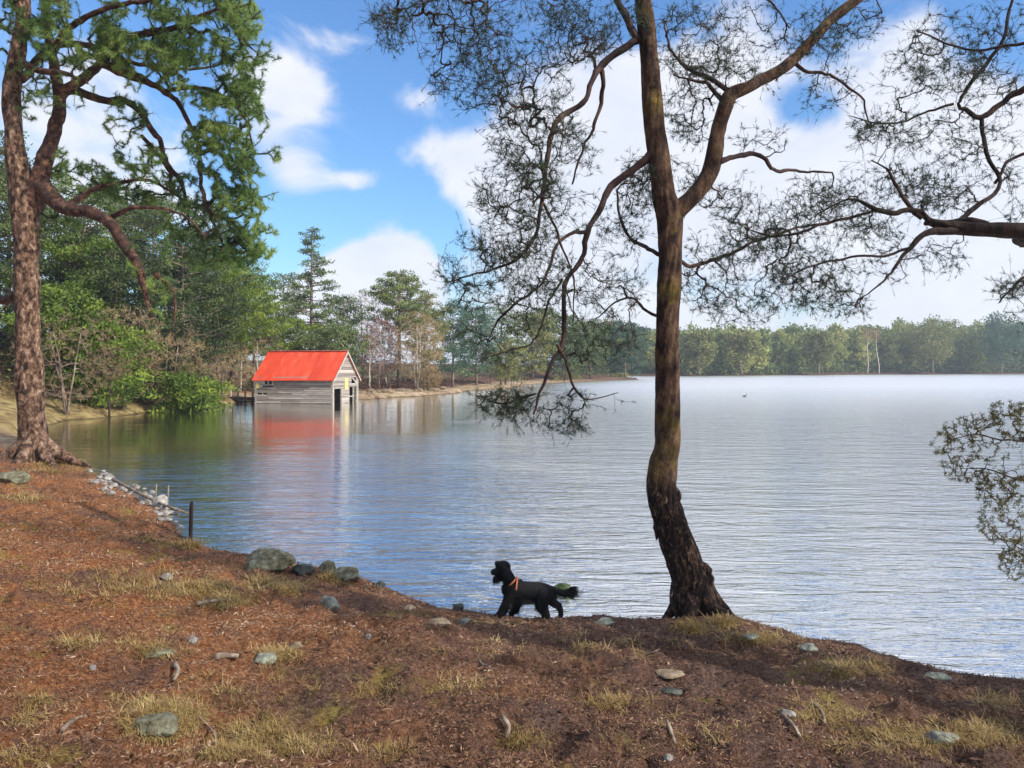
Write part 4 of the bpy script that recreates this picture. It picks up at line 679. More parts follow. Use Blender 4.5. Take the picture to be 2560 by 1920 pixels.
# low growth (uncountable)
def undergrowth(name, label, mat, pts, hgt, per, leaf, seed, cat='bushes'):
    rng = np.random.default_rng(seed); mb = MB(); pts = np.asarray(pts); n = len(pts); r = hgt * rng.uniform(.6, 1.3, n)
    B = np.repeat(pts, per, 0) + nrm(rng.normal(size=(n * per, 3)) * np.array([1.2, 1.2, .8]) + np.array([0, 0, .35])) * np.repeat(r, per)[:, None] * rng.random((n * per, 1)) ** .4
    leaves(mb, B, rng.normal(size=(n * per, 3)) + np.array([0, 0, .4]), leaf[0] * rng.uniform(.6, 1.2, n * per), leaf[1], rng, np.clip(np.repeat(rng.normal(.5, .2, n), per) + rng.normal(0, .14, n * per), 0, 1))
    o = mb.build(name, MT[mat], smooth=False); return tag(o, label, cat, None, 'stuff')
def scatter(n, x0, x1, y0, y1, s0, s1, seed, zo=0.0):
    rng = np.random.default_rng(seed); x = rng.uniform(x0, x1, n); y = rng.uniform(y0, y1, n); s = sdist(x, y); k = (s > s0) & (s < s1); x, y = x[k], y[k]; return np.c_[x, y, H(x, y) + zo]
undergrowth('bracken', 'brown dead bracken and brambles covering the left bank', 'brown_leaf', scatter(1300, -34, -17, 28, 62, 3.6, 11, 1), .85, 60, (.2,.06), 2)
undergrowth('undergrowth', 'dull green scrub growing under the trees of the left bank', 'pine_dark', scatter(900, -44, -18, 30, 72, 4.5, 24, 3), 1.5, 75, (.26,.10), 4)
undergrowth('heather', 'dark reddish heather behind the beach under the trees', 'heather', scatter(620, -24, 4, 60, 110, 4.2, 12, 5), .55, 55, (.2,.08), 6)
undergrowth('scrub', 'mixed scrub filling the wood behind the beach trees', 'pine_mid', scatter(520, -40, 60, 72, 220, 10, 34, 7), 1.9, 60, (.5,.2), 8)
undergrowth('scrub', 'tawny scrub along the waterline of the wooded point', 'olive', scatter(260, 0, 60, 100, 215, 1.5, 8, 9), 1.3, 60, (.5,.2), 10)
# ---- far wood across the loch
def far_wood():
    rng = np.random.default_rng(123); mb = MB(); 
    fx = np.array([30,44,60,98,150,225,300,460.]); fy = np.array([268,262,258,283,322,344,350,345.])
    tops = np.interp
    for row in range(4):
        x = 30.0
        while x < 330:
            y = np.interp(x, fx, fy) + 5 + row * 13 + rng.normal() * 2; vx = 1106 + x / y * 1671
            top = np.interp(vx, [1380,1470,1700,1880,1960,2030,2100,2212,2400], [700,704,703,698,690,690,690,676,665])
            z0 = 1.0 + row * 1.0; ht = (795 - top) / 1671 * y + CAMZ - z0; ht *= rng.uniform(.84, 1.08) * (1, .97, .96, .96)[row]; R = rng.uniform(4.2, 7.2)
            tb = np.clip(rng.normal(.52, .26), .08, .95); per = 2000 if row == 0 else 1100
            nc = 34; cc = nrm(rng.normal(size=(nc, 3))) * rng.random((nc, 1)) ** .4 * np.array([R, R * .8, ht * .50]) * .86 + np.array([x, y, z0 + ht * .52])
            ci = rng.integers(0, nc, per); B = cc[ci] + nrm(rng.normal(size=(per, 3))) * rng.random((per, 1)) ** .4 * np.array([2.0, 2.0, 1.7])
            lt = rng.normal(0, .14, nc)[ci]
            B[:, 2] = np.maximum(B[:, 2], z0 - .5)
            leaves(mb, B, rng.normal(size=(per, 3)) + np.array([0, 0, .4]), rng.uniform(.8, 1.6, per), .7, rng, np.clip(tb + lt + rng.normal(0, .1, per), 0, 1))
            x += R * rng.uniform(.9, 1.25)
        # low skirt at the water and under the crowns
    x = rng.uniform(20, 340, 30000); y = np.interp(x, fx, fy) + rng.uniform(6, 60, 30000); leaves(mb, np.c_[x, y, rng.uniform(.5, 11, 30000)], rng.normal(size=(30000, 3)), rng.uniform(.9, 1.8, 30000), .9, rng, np.clip(rng.normal(.3, .18, 30000), 0, 1))
    x = rng.uniform(30, 330, 9000); y = np.interp(x, fx, fy) + rng.uniform(.5, 9, 9000); leaves(mb, np.c_[x, y, rng.uniform(.1, 4.5, 9000)], rng.normal(size=(9000, 3)), rng.uniform(.8, 1.6, 9000), .7, rng, np.clip(rng.normal(.2, .15, 9000), 0, 1))
    tag(mb.build('woodland', MT['far_leaf'], smooth=False), 'hazy wood of rounded trees along the far shore of the loch', 'wood', None, 'stuff')
far_wood()
def far_tree(label, vx, d, top, R, mat, seed, tb=.5, bark='bark_grey', crown0=.12):
    rng = np.random.default_rng(seed); x = xv(vx, d); z0 = .6; ht = (795 - top) / 1671 * d + CAMZ - z0; t = thing('broadleaf_tree', label, 'tree', (x, d, z0), 'standout trees on the far shore')
    mt = MB(); zz = np.linspace(0, ht * .85, 6); tubes(mt, np.c_[x + rng.normal(size=6) * .3, d + zz * 0, z0 + zz][None], (.38 * (1 - zz / ht * .8))[None], 6); mt.build('trunk', MT[bark], t)
    mb = MB(); nc = 60; per = 4200; cc = nrm(rng.normal(size=(nc, 3))) * rng.random((nc, 1)) ** .35 * np.array([R, R * .8, ht * (1 - crown0) * .5]) * .85 + np.array([x, d, z0 + ht * (1 + crown0) / 2])
    ci = rng.integers(0, nc, per); B = cc[ci] + nrm(rng.normal(size=(per, 3))) * rng.random((per, 1)) ** .4 * R * .24
    leaves(mb, B, rng.normal(size=(per, 3)) + np.array([0, 0, .4]), rng.uniform(.7, 1.4, per), .55, rng, np.clip(tb + rng.normal(0, .14, nc)[ci] + rng.normal(0, .1, per), 0, 1)); mb.build('crown', MT[mat], t, smooth=False)
far_tree('broad domed grey-olive tree standing above the rest of the far wood', 2015, 322, 677, 14, 'olive', 200, .42)
far_tree('yellowish tree in the far wood, third standout from the near pine trunk', 1600, 262, 706, 6.5, 'olive', 201, .55)
far_tree('olive tree in the far wood directly right of the near pine trunk', 1508, 253, 708, 6.5, 'olive', 202, .45)
far_tree('tall dark blue-green tree rising at the right border of the far wood', 2165, 325, 676, 12, 'pine_blue', 203, .5)
far_tree('soft brown-olive tree left of the two pale stems across the loch', 1768, 285, 712, 6.5, 'olive', 204, .35)
for i, (vx, top, lb_) in enumerate([(1874, 712, 'straight pale birch stem on the far shore, left one of two'), (1899, 716, 'slightly leaning pale birch stem on the far shore, right one of two')]):
    d = 298; x = xv(vx, d); t = thing('birch_tree', lb_, 'tree', (x, d, .5), 'pale stems on the far shore'); mt = MB(); zz = np.linspace(0, (795 - top) / 1671 * d + 2, 7)
    tubes(mt, np.c_[x + (-.09 if i else .01) * zz + .25 * np.sin(zz * .5), d + 0 * zz, .5 + zz][None], (.22 - zz * .007)[None], 6); mt.build('trunk', MT['bark_pale'], t)
    rng = np.random.default_rng(300 + i); lm = MB(); nT = 500; e = ell(rng, nT, (x - (.09 * 14 if i else 0), d, .5 + zz[-1] * .92), (2.2, 2.2, 2.8)); blades(lm, e, rng.normal(size=(nT, 3)), 1.0, .12, rng, .5); lm.build('crown', MT['tan_twig'], t)
# ---------------------------------------------------------------- rocks, sticks, post
def rock(name, label, vx, vy, wpx, hpx, mat, seed, cat='rock', d=None, group=None, flat=.75, ztop=None, blocky=0, tint=.5):
    rng = np.random.default_rng(seed)
    if d is None: g = G(vx, vy); g[2] = max(g[2], .03)
    else: g = np.array([xv(vx, d), d, 0.0])
    d = g[1]; W = wpx / 1671 * d / 2; Hh = hpx / 1671 * d
    bm = bmesh.new(); bmesh.ops.create_icosphere(bm, subdivisions=4, radius=1); v = np.array([q.co[:] for q in bm.verts]); f = np.array([[q.index for q in p.verts] for p in bm.faces]); bm.free()
    for _ in range(13 + blocky):        # planar cuts give it facets
        nd = nrm(rng.normal(size=3)); dd = rng.uniform(.62, .86); s = v @ nd; v = v - nd * np.maximum(s - dd, 0)[:, None] * .98
    nn_ = nrm(v); v = v * (1 + .10 * fbm(nn_[:, 0] * 3 + seed, nn_[:, 1] * 3 + nn_[:, 2] * 2, seed, 4)[:, None])
    v = v * np.array([W * 1.12, W * flat, Hh * .62]); v = v @ np.array(Matrix.Rotation(rng.uniform(-.4, .4), 3, 'Z')).T
    v = v + .05 * W * np.stack([fbm(v[:, 0] / W * 3 + k, v[:, 2] / W * 3 + v[:, 1] / W * 2, seed + k, 4) for k in range(3)], -1)
    v = v + g + np.array([0, 0, Hh * .24])
    mb = MB(); mb.add(v, f, tint); o = mb.build(name, MT[mat], smooth=True); c = np.array([g[0], g[1], g[2]])
    o.data.transform(Matrix.Translation(-Vector(c))); o.location = c; tag(o, label, cat, group); return o
RK = [
 ('big grey-green lichened boulder on the shore, largest of the row left of the dog',578,1232,104,52,'rock_moss',dict(flat=.8)),
 ('low blocky flat-topped dark stone right beside the big lichened boulder',656,1240,54,26,'rock_wet',dict(blocky=8)),
 ('pointed grey stone between the blocky stone and the rounded lichened one',708,1240,38,34,'rock_moss',{}),
 ('rounded lichened stone at the right end of the shore row',750,1252,60,32,'rock_moss',{}),
 ('small black pointed stone at the water edge right of the shore row',822,1268,22,16,'rock_wet',{}),
 ('dark pyramid-shaped stone standing in the shallows left of the dog',990,1318,26,20,'rock_wet',dict(blocky=6)),
 ('small pale rounded stone on the bank a little left of the dog',1003,1346,26,14,'rock',{}),
 ('flat tan stone half sunk in litter left of the dog',950,1350,48,14,'rock_tan',{}),
 ('grey-green stone at the shoreline between the dog and the near pine',1304,1352,40,20,'rock',{}),
 ('tilted pale lichened slab on the bank below the shore row',712,1316,52,32,'rock',dict(blocky=8)),
 ('mossy boulder beside the foot of the big left trunk',22,1040,76,28,'rock_moss',{}),
 ('flat half-buried stone on the bank below the near pine',1445,1462,66,10,'rock_tan',{}),
 ('blue-green rounded stone in yellow grass at the lower right',2035,1604,66,26,'rock',{}),
 ('large pale green boulder overgrown with straw at the lower left',345,1582,112,44,'rock_moss',{}),
 ('mossy flat stone among yellow tufts, left of the large overgrown boulder top',345,1420,74,18,'rock_moss',{}),
 ('grey-green wedge stone right of the yellow tufts in the left foreground',572,1428,56,22,'rock',dict(blocky=6)),
 ('small pale stone on the bank at the left centre',640,1400,26,18,'rock_tan',{}),
 ('small whitish stone near the split log in the left foreground',418,1388,24,18,'rock_pale',{}),
 ('small whitish stone in the reddish litter, far left foreground',200,1445,20,10,'rock_pale',{}),
 ('small cream stone high on the reddish slope below the wooden post',358,1255,26,16,'rock_pale',{}),
 ('tiny pale stone on the bank just below the tilted slab',796,1383,14,14,'rock_pale',{}),
 ('flat ochre stone near the bank lip left of the dog',885,1318,34,12,'rock_tan',{}),
 ('flat grey stone below the waterline bend right of the near pine',1745,1404,44,16,'rock',{}),
 ('grey stone in the litter at the right, near the waterline',1620,1380,36,12,'rock',{}),
 ('low grey stone half hidden in grass at far right',2330-310,1445+20,54,16,'rock',{}),
 ('white pebble near the bottom edge right of centre',1445,1640,26,12,'rock_pale',{}),
 ('dark stone in the litter at the right below the flat buried stone',1450,1500,50,16,'rock_wet',{}),
 ('pale stone among rough litter, lower right of centre',1700,1545,34,14,'rock_pale',{}),
]
for i, (lb_, x, y, wd, hh, m_, kw) in enumerate(RK): rock('rock' if wd > 30 else 'stone', lb_, x, y, wd, hh, m_, 400 + i, cat='rock' if wd > 30 else 'stone', **kw)
rock('rock', 'mossy green boulder rising from the water behind the tail of the dog', 1214, 1272, 50, 30, 'green_moss', 460, d=9.1)
rr_ = np.random.default_rng(7)
for i in range(46):
    u = rr_.random(); vx = np.interp(u, [0, .4, .7, 1], [212, 262, 325, 375]) + rr_.normal() * 14; vy = np.interp(u, [0, .4, .7, 1], [1026, 1056, 1090, 1135]) + rr_.normal() * 6 + rr_.uniform(-6, 8)
    wd = rr_.uniform(9, 24)
    rock('stone', 'pale grey stone in the heap of shoreline stones behind the wooden post', vx, vy, wd, wd * rr_.uniform(.35, .7), 'rock_pale', 500 + i, cat='stone', group='pale stones heaped along the left shoreline', tint=rr_.uniform(.2, .9))
rock('rock', 'largest white-topped slab in the heap of shoreline stones behind the wooden post', 345, 1100, 40, 30, 'rock_pale', 600, tint=.9)
for i, (vx, vy, wd) in enumerate([(800,858,16),(815,862,12),(838,858,20),(868,857,14),(905,853,18),(935,852,22),(958,849,16)]):
    d = CAMZ * 1671 / (vy - 795) + 1.0; o = rock('rock', ['pale boulder on the beach nearest the boathouse','small stone second along the beach from the boathouse','whitish boulder third along the beach from the boathouse','low boulder in the middle of the far beach','grey boulder right of the middle of the far beach','largest pale boulder near the tip of the stony beach','outermost pale boulder at the tip of the stony beach'][i], vx, vy, wd, wd * .5, 'rock_tan', 620 + i, d=d)
    o.location.z = float(H(o.location.x, o.location.y))
for i in range(40):
    vx = rr_.uniform(785, 955); d = np.interp(vx, [785, 955], [67, 79]) + rr_.uniform(.3, 4); o = rock('stone', 'small stone strewn on the beach between the boathouse and the bare tree', vx, 856, rr_.uniform(5, 11), rr_.uniform(3, 5), 'rock_tan', 640 + i, d=d, cat='stone', group='small stones strewn on the far beach', tint=rr_.random()); o.location.z = float(H(o.location.x, o.location.y))
def stick(label, pts, r, mat='stick', name='stick', seed=0, lift=.02):
    g = [G(x, y) for x, y in pts]; rng = np.random.default_rng(seed); q = np.array([[*(a + np.array([0, 0, lift + rng.uniform(0, .015)])), r * (1 - .5 * k / len(g))] for k, a in enumerate(g)])
    c = catmull(q, .02); mb = MB(); bigtube(mb, c[:, :3] - g[0], c[:, 3], 8, rng, .2, seed); o = mb.build(name, MT[mat]); o.location = g[0]; tag(o, label, 'stick'); return o
stick('pale split log lying on the litter in the left foreground', [(425,1312),(455,1308),(488,1304)], .022, name='log', seed=1)
stick('short pale branch lying left of the wedge stone', [(465,1428),(490,1426),(515,1430)], .024, name='branch', seed=2)
stick('forked pale twig lying in the middle of the bank below the dog', [(1035,1432),(1042,1442),(1058,1452)], .009, seed=3)
stick('thin pale root lying at the lower right of centre', [(1440,1570),(1452,1600),(1458,1625)], .011, name='root', seed=4)
stick('curved pale stick poking from the litter by the overgrown boulder', [(378,1450),(385,1462),(376,1478)], .016, seed=5)
stick('straw-coloured stalk lying across the overgrown boulder', [(430,1560),(455,1590),(470,1615)], .007, seed=6)
stick('brown stick lying parallel to the bottom edge at the lower left', [(135,1590),(160,1575),(178,1560)], .014, seed=7)
stick('long grey driftwood pole on the stone heap at the left shoreline', [(245,1048),(300,1080),(355,1105),(412,1128)], .035, name='driftwood', seed=8, lift=.12)
stick('small pale twig below the flat buried stone', [(1395,1425),(1410,1418),(1425,1415)], .006, seed=9)
stick('gnarled pale root in the dark litter at bottom centre', [(1085,1560),(1100,1585),(1092,1610)], .014, name='root', seed=10)
stick('bleached branch in the litter at the lower right', [(1755,1528),(1775,1550),(1782,1575)], .012, name='branch', seed=11)
stick('bleached bent root at the right of the rough litter', [(1690,1555),(1712,1585),(1728,1600)], .014, name='root', seed=12)
def stake(label, vx, v0, v1, wpx, mat, name='post', d=None, lean=.02):
    g = G(vx, v1); d = g[1]; top = CAMZ + (795 - v0) / 1671 * d; r = wpx / 1671 * d / 2; rng = np.random.default_rng(int(vx))
    q = np.array([[g[0], g[1], g[2] - .1, r], [g[0] + lean * .5, g[1], (g[2] + top) / 2, r * 1.02], [g[0] + lean, g[1], top - .004, r * .97], [g[0] + lean, g[1], top, r * .8]]); c = catmull(q, .03)
    mb = MB(); bigtube(mb, c[:, :3] - g, c[:, 3], 10, rng, .07, int(vx)); o = mb.build(name, MT[mat]); o.location = g; return tag(o, label, 'post')
stake('dark wooden post standing upright in the grass at the water edge on the left', 411, 1086, 1172, 8, 'bark_dark')
stake('short pale stake in the stone heap, left of two', 336, 1046, 1078, 3, 'stick', 'stake')
stake('short pale stake in the stone heap, right of two', 362, 1049, 1085, 3, 'stick', 'stake')
# ---------------------------------------------------------------- boathouse
def boathouse():
    NC = (-13.2, 56.9, 0); rz = math.atan2(-1.3, 6.07)
    t = thing('boathouse', 'weathered grey plank boathouse with bright red pitched roof standing in the water', 'boathouse', NC, rz=rz); rng = np.random.default_rng(42)
    plank = simple('weathered_plank', [(.07,.055,.05),(.28,.24,.21),(.56,.52,.46)], scale=3, rough=.9, bump=.4, stretch=(.5,2,8), tint=.6)
    red = simple('red_sheet', [(.22,.028,.014),(.48,.042,.016),(.56,.062,.024),(.55,.13,.08)], scale=1.6, rough=.62, bump=.1, spec=.25, tint=.45, stretch=(1.6,.5,.5), detail=9)
    white = simple('pale_paint', [(.16,.14,.12),(.34,.31,.27),(.50,.47,.42)], scale=9, rough=.8, bump=.2)
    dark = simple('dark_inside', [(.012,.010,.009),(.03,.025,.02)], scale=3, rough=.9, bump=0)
    yel = simple('yellow_board', [(.50,.42,.10),(.66,.58,.22)], scale=5, rough=.8, bump=.1)
    glass = simple('dark_glass', [(.02,.025,.03),(.05,.055,.06)], scale=2, rough=.12, bump=0, spec=.6)
    def bx(mb, x0, x1, y0, y1, z0, z1, tint=.5):
        v = [(a, b, c) for c in (z0, z1) for b in (y0, y1) for a in (x0, x1)]; mb.add(v, [(0,2,3,1),(4,5,7,6),(0,1,5,4),(2,6,7,3),(0,4,6,2),(1,3,7,5)], tint)
    Lx, Wd, E, A = 6.2, 4.5, 1.92, 3.92
    def lap(mb, side, a0, a1, z, h, off):     # one lapped board; side 'x' lies along the long wall, 'y' along the gable
        t0, t1 = .07, .012; jz = rng.normal() * .006; ti = np.clip(rng.normal(.50, .30), 0, 1); seg = []
        c = [(t0, z + jz), (t1, z + h + jz), (-.01, z + h + jz), (-.01, z + jz)]
        v = []
        for a in (a0, a1):
            dz = rng.normal() * .012
            for o_, zz in c: v.append((a, -o_ + off, zz + dz) if side == 'x' else (o_ + off, a, zz + dz))
        f = [(0,1,5,4),(1,2,6,5),(2,3,7,6),(3,0,4,7),(0,3,2,1),(4,5,6,7)]; mb.add(v, f if side == 'y' else [q[::-1] for q in f], ti)
    mb = MB(); nb = 13; hb = (E + .02) / nb
    wx0, wx1, wz0, wz1 = -5.66, -4.76, 1.34, 1.86
    for i in range(nb):
        z = .06 + i * hb * .985; cuts = [-Lx] + sorted([-Lx + rng.uniform(.8, 2.4), -Lx + rng.uniform(2.8, 4.6)]) + [-.06]
        for a, b in zip(cuts[:-1], cuts[1:]):
            parts = [(a, b)]
            if z + hb > wz0 and z < wz1:
                parts = []
                if a < wx0: parts.append((a, min(b, wx0)))
                if b > wx1: parts.append((max(a, wx1), b))
            if abs(z - .66) < .05:
                parts = [(max(p_, -Lx), q_) for p_, q_ in parts]; np_ = []
                for p_, q_ in parts:
                    holes = [(-6.08,-5.68),(-5.62,-5.24),(-5.18,-4.78)]; cur = p_
                    for h0, h1 in holes:
                        if h0 >= cur and h1 <= q_: np_.append((cur, h0)); cur = h1
                    np_.append((cur, q_))
                parts = np_
            for p_, q_ in parts:
                if q_ - p_ > .02: lap(mb, 'x', p_, q_, z, hb, 0)
    bx(mb, -Lx - .02, -.05, -.05, -.012, -.04, .05, .1)  # dark-tinted strip, painted shade for the gap between boards and water
    mb.build('side_wall', plank, t, smooth=False, local=True)
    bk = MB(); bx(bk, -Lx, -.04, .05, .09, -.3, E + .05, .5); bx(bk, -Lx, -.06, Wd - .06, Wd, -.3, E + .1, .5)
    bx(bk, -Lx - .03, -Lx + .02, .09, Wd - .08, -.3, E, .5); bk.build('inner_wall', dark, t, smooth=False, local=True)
    # gable
    gb = MB(); z = .03; i = 0
    opens = [(.14, 1.50, -.5, 1.12), (2.82, 4.30, -.5, 1.20), (3.30, 4.16, 1.50, 1.82)]
    while z < A - .12:
        m_ = 2.25; half = m_ if z < E else m_ * max(0.0, (A - z - .06) / (A - E)); a, b = m_ - half + .03, m_ + half - .03; segs = [(a, b)]
        for (o0, o1, q0, q1) in opens:
            if z + .1 > q0 and z < q1:
                ns_ = []
                for p_, q_ in segs:
                    if o1 <= p_ or o0 >= q_: ns_.append((p_, q_)); continue
                    if p_ < o0: ns_.append((p_, o0))
                    if o1 < q_: ns_.append((o1, q_))
                segs = ns_
        for p_, q_ in segs:
            if q_ - p_ > .03: lap(gb, 'y', p_, q_, z, .122, 0)
        z += .118
    gb.build('gable_wall', plank, t, smooth=False, local=True)
    bg_ = MB(); v = [(-Lx+.01,.1,E),(-Lx+.01,Wd-.1,E),(-Lx+.01,Wd/2,A-.1)]; bg_.add(v + [(a-.05,b,c) for a,b,c in v], [(0,1,2),(5,4,3),(0,3,4,1),(1,4,5,2),(2,5,3,0)]); bg_.build('rear_gable', plank, t, smooth=False, local=True)
    # corner posts, piles, door posts
    for (x, y, r, z0, z1) in [(-.0, -.0, .06, -.9, E), (0.0, Wd, .06, -.9, E), (-Lx, 0, .06, -.9, E)]:
        q = MB(); bx(q, x - r, x + r, y - r, y + r, z0, z1, .7); q.build('corner_post', white, t, smooth=False, local=True)
    for (y, z1) in [(.11, 1.12), (1.52, 1.12), (2.80, 1.2), (3.72, 1.2), (4.32, 1.2)]:
        q = MB(); bx(q, -.06, .06, y - .045, y + .045, -.9, z1, .5); q.build('door_post', white, t, smooth=False, local=True)
    q = MB(); bx(q, -.05, .05, 2.85, 3.67, .42, .50, .3); q.build('cross_rail', white, t, smooth=False, local=True)
    q = MB(); bx(q, -.035, .055, .16, 1.46, 1.12, 1.2, .6); q.build('lintel', white, t, smooth=False, local=True)
    q = MB(); bx(q, -.035, .055, 2.86, 4.27, 1.205, 1.28, .6); q.build('lintel', white, t, smooth=False, local=True)
    q = MB(); v = [(.05,2.0,1.04),(.05,2.58,1.04),(.05,2.58,1.90),(.05,2.0,1.90)]; bx(q, .052, .085, 2.0, 2.26, 1.04, 1.90, .5); bx(q, .052, .085, 2.275, 2.56, 1.0, 1.86, .5); q.build('yellow_board', yel, t, smooth=False, local=True)
    q = MB(); pts = [(3.32, 1.86), (3.46, 1.90), (4.12, 1.54), (4.02, 1.46)]; v = [(.06, a, b) for a, b in pts] + [(.10, a, b) for a, b in pts]; q.add(v, [(0,1,2,3),(7,6,5,4),(0,4,5,1),(1,5,6,2),(2,6,7,3),(3,7,4,0)]); q.build('loose_shutter', white, t, smooth=False, local=True)
    # window on the long wall
    q = MB()
    for a, b, c, d_ in [(wx0, wx0 + .20, wz0, wz1), (wx1 - .07, wx1, wz0, wz1), (wx0 + .46, wx0 + .53, wz0, wz1), (wx0 + .2, wx1 - .07, wz0, wz0 + .07), (wx0 + .2, wx1 - .07, wz1 - .05, wz1)]: bx(q, a, b, -.075, .0, c, d_, .7)
    wf = q.build('window', white, t, smooth=False, local=True)
    q = MB(); bx(q, wx0 + .2, wx1 - .07, -.03, -.02, wz0 + .07, wz1 - .05); q.build('pane', glass, wf, smooth=False, local=True)
    q = MB(); bx(q, -6.16, -5.90, -.075, -.05, 1.14, 1.50); q.build('notice', yel, t, smooth=False, local=True)
    # roof: corrugated sheets on both slopes
    for sgn, nm in ((-1, 'roof'), (1, 'roof')):
        rb = MB(); nxs = 330; xs = np.linspace(-Lx - .22, .20, nxs); amp = .013 * np.sin(xs * 2 * math.pi / .095); ys = np.linspace(0, 1, 5); sl = (A - E) / 2.25; over = .26
        v = []
        for k in ys:
            yy = sgn * k * (2.25 + over); zz = A + .04 - k * (2.25 + over) * sl
            for x_, a_ in zip(xs, amp): v.append((x_, 2.25 + yy, zz + a_ + .012 * math.sin(x_ * .9 + k * 3)))
        v = np.array(v); idx = np.arange(len(v)).reshape(5, nxs); f = np.stack([idx[:-1, :-1], idx[:-1, 1:], idx[1:, 1:], idx[1:, :-1]], -1).reshape(-1, 4)
        if sgn < 0: f = f[:, ::-1]
        pan = np.floor((v[:, 0] + 8) / .76); rb.add(v, f, np.where(np.mod(v[:, 0] + 8, .76) < .03, 0.0, .3 + .6 * hsh(pan, pan * 0, 3))); rb.add(v - np.array([0, 0, .02]), f[:, ::-1], .5); rb.build(nm, red, t, smooth=True, local=True)
    q = MB(); bx(q, -Lx - .22, .20, 2.12, 2.38, A + .045, A + .085); q.build('ridge_cap', simple('ridge', [(.45,.14,.10),(.60,.26,.22)], scale=4, rough=.6, bump=0), t, smooth=False, local=True)
    sl = (A - E) / 2.25
    for sgn in (-1, 1):
        q = MB(); y0, z0 = 2.25, A + .02; y1 = 2.25 + sgn * 2.5; z1 = A + .02 - 2.5 * sl; v = [(.2, y0, z0), (.2, y1, z1), (.2, y1, z1 - .15), (.2, y0, z0 - .17), (.235, y0, z0), (.235, y1, z1), (.235, y1, z1 - .15), (.235, y0, z0 - .17)]
        q.add(v, [(0,1,2,3),(7,6,5,4),(0,4,5,1),(1,5,6,2),(2,6,7,3),(3,7,4,0)]); q.build('bargeboard', white, t, smooth=False, local=True)
    # jetty and footbridge
    pale = simple('pale_wood', [(.30,.26,.19),(.50,.45,.35),(.62,.57,.47)], scale=6, rough=.85, bump=.1)
    j = thing('jetty', 'low dark timber jetty with pale rail posts leading from the bank to the boathouse', 'jetty', (-19.4, 59.0, 0)); dk = MB()
    a = np.array([-19.3, 58.9]); b = np.array([-23.0, 59.8]); dv = nrm(b - a); nv = np.array([-dv[1], dv[0]]); ln = np.linalg.norm(b - a)
    def ob(mb, s0, s1, w0, w1, z0, z1):
        v = [(*(a + dv * s + nv * w), z) for z in (z0, z1) for w in (w0, w1) for s in (s0, s1)]; mb.add(v, [(0,2,3,1),(4,5,7,6),(0,1,5,4),(2,6,7,3),(0,4,6,2),(1,3,7,5)])
    for k in range(24): ob(dk, k * ln / 24, (k + .9) * ln / 24, -.5, .5, .36, .42)
    ob(dk, 0, ln, -.46, -.36, .22, .358); ob(dk, 0, ln, .36, .46, .22, .358); ob(dk, .1, ln, -.46, -.40, .02, .10); dk.build('deck', MT['bark_dark'], j, smooth=False)
    for k in range(6):
        q = MB(); ob(q, .15 + k * .64, .27 + k * .64, -.60, -.50, -.5 if k < 3 else .2, 1.05); q.build('rail_post', pale, j, smooth=False)
    for k in (0, 1, 2): q = MB(); ob(q, .3 + k * .95, .45 + k * .95, .2, .34, -.9, .22); q.build('pile', MT['bark_dark'], j, smooth=False)
    q = MB(); ob(q, .05, ln + 1.2, -.58, -.51, 1.055, 1.11); q.build('handrail', pale, j, smooth=False)
boathouse()
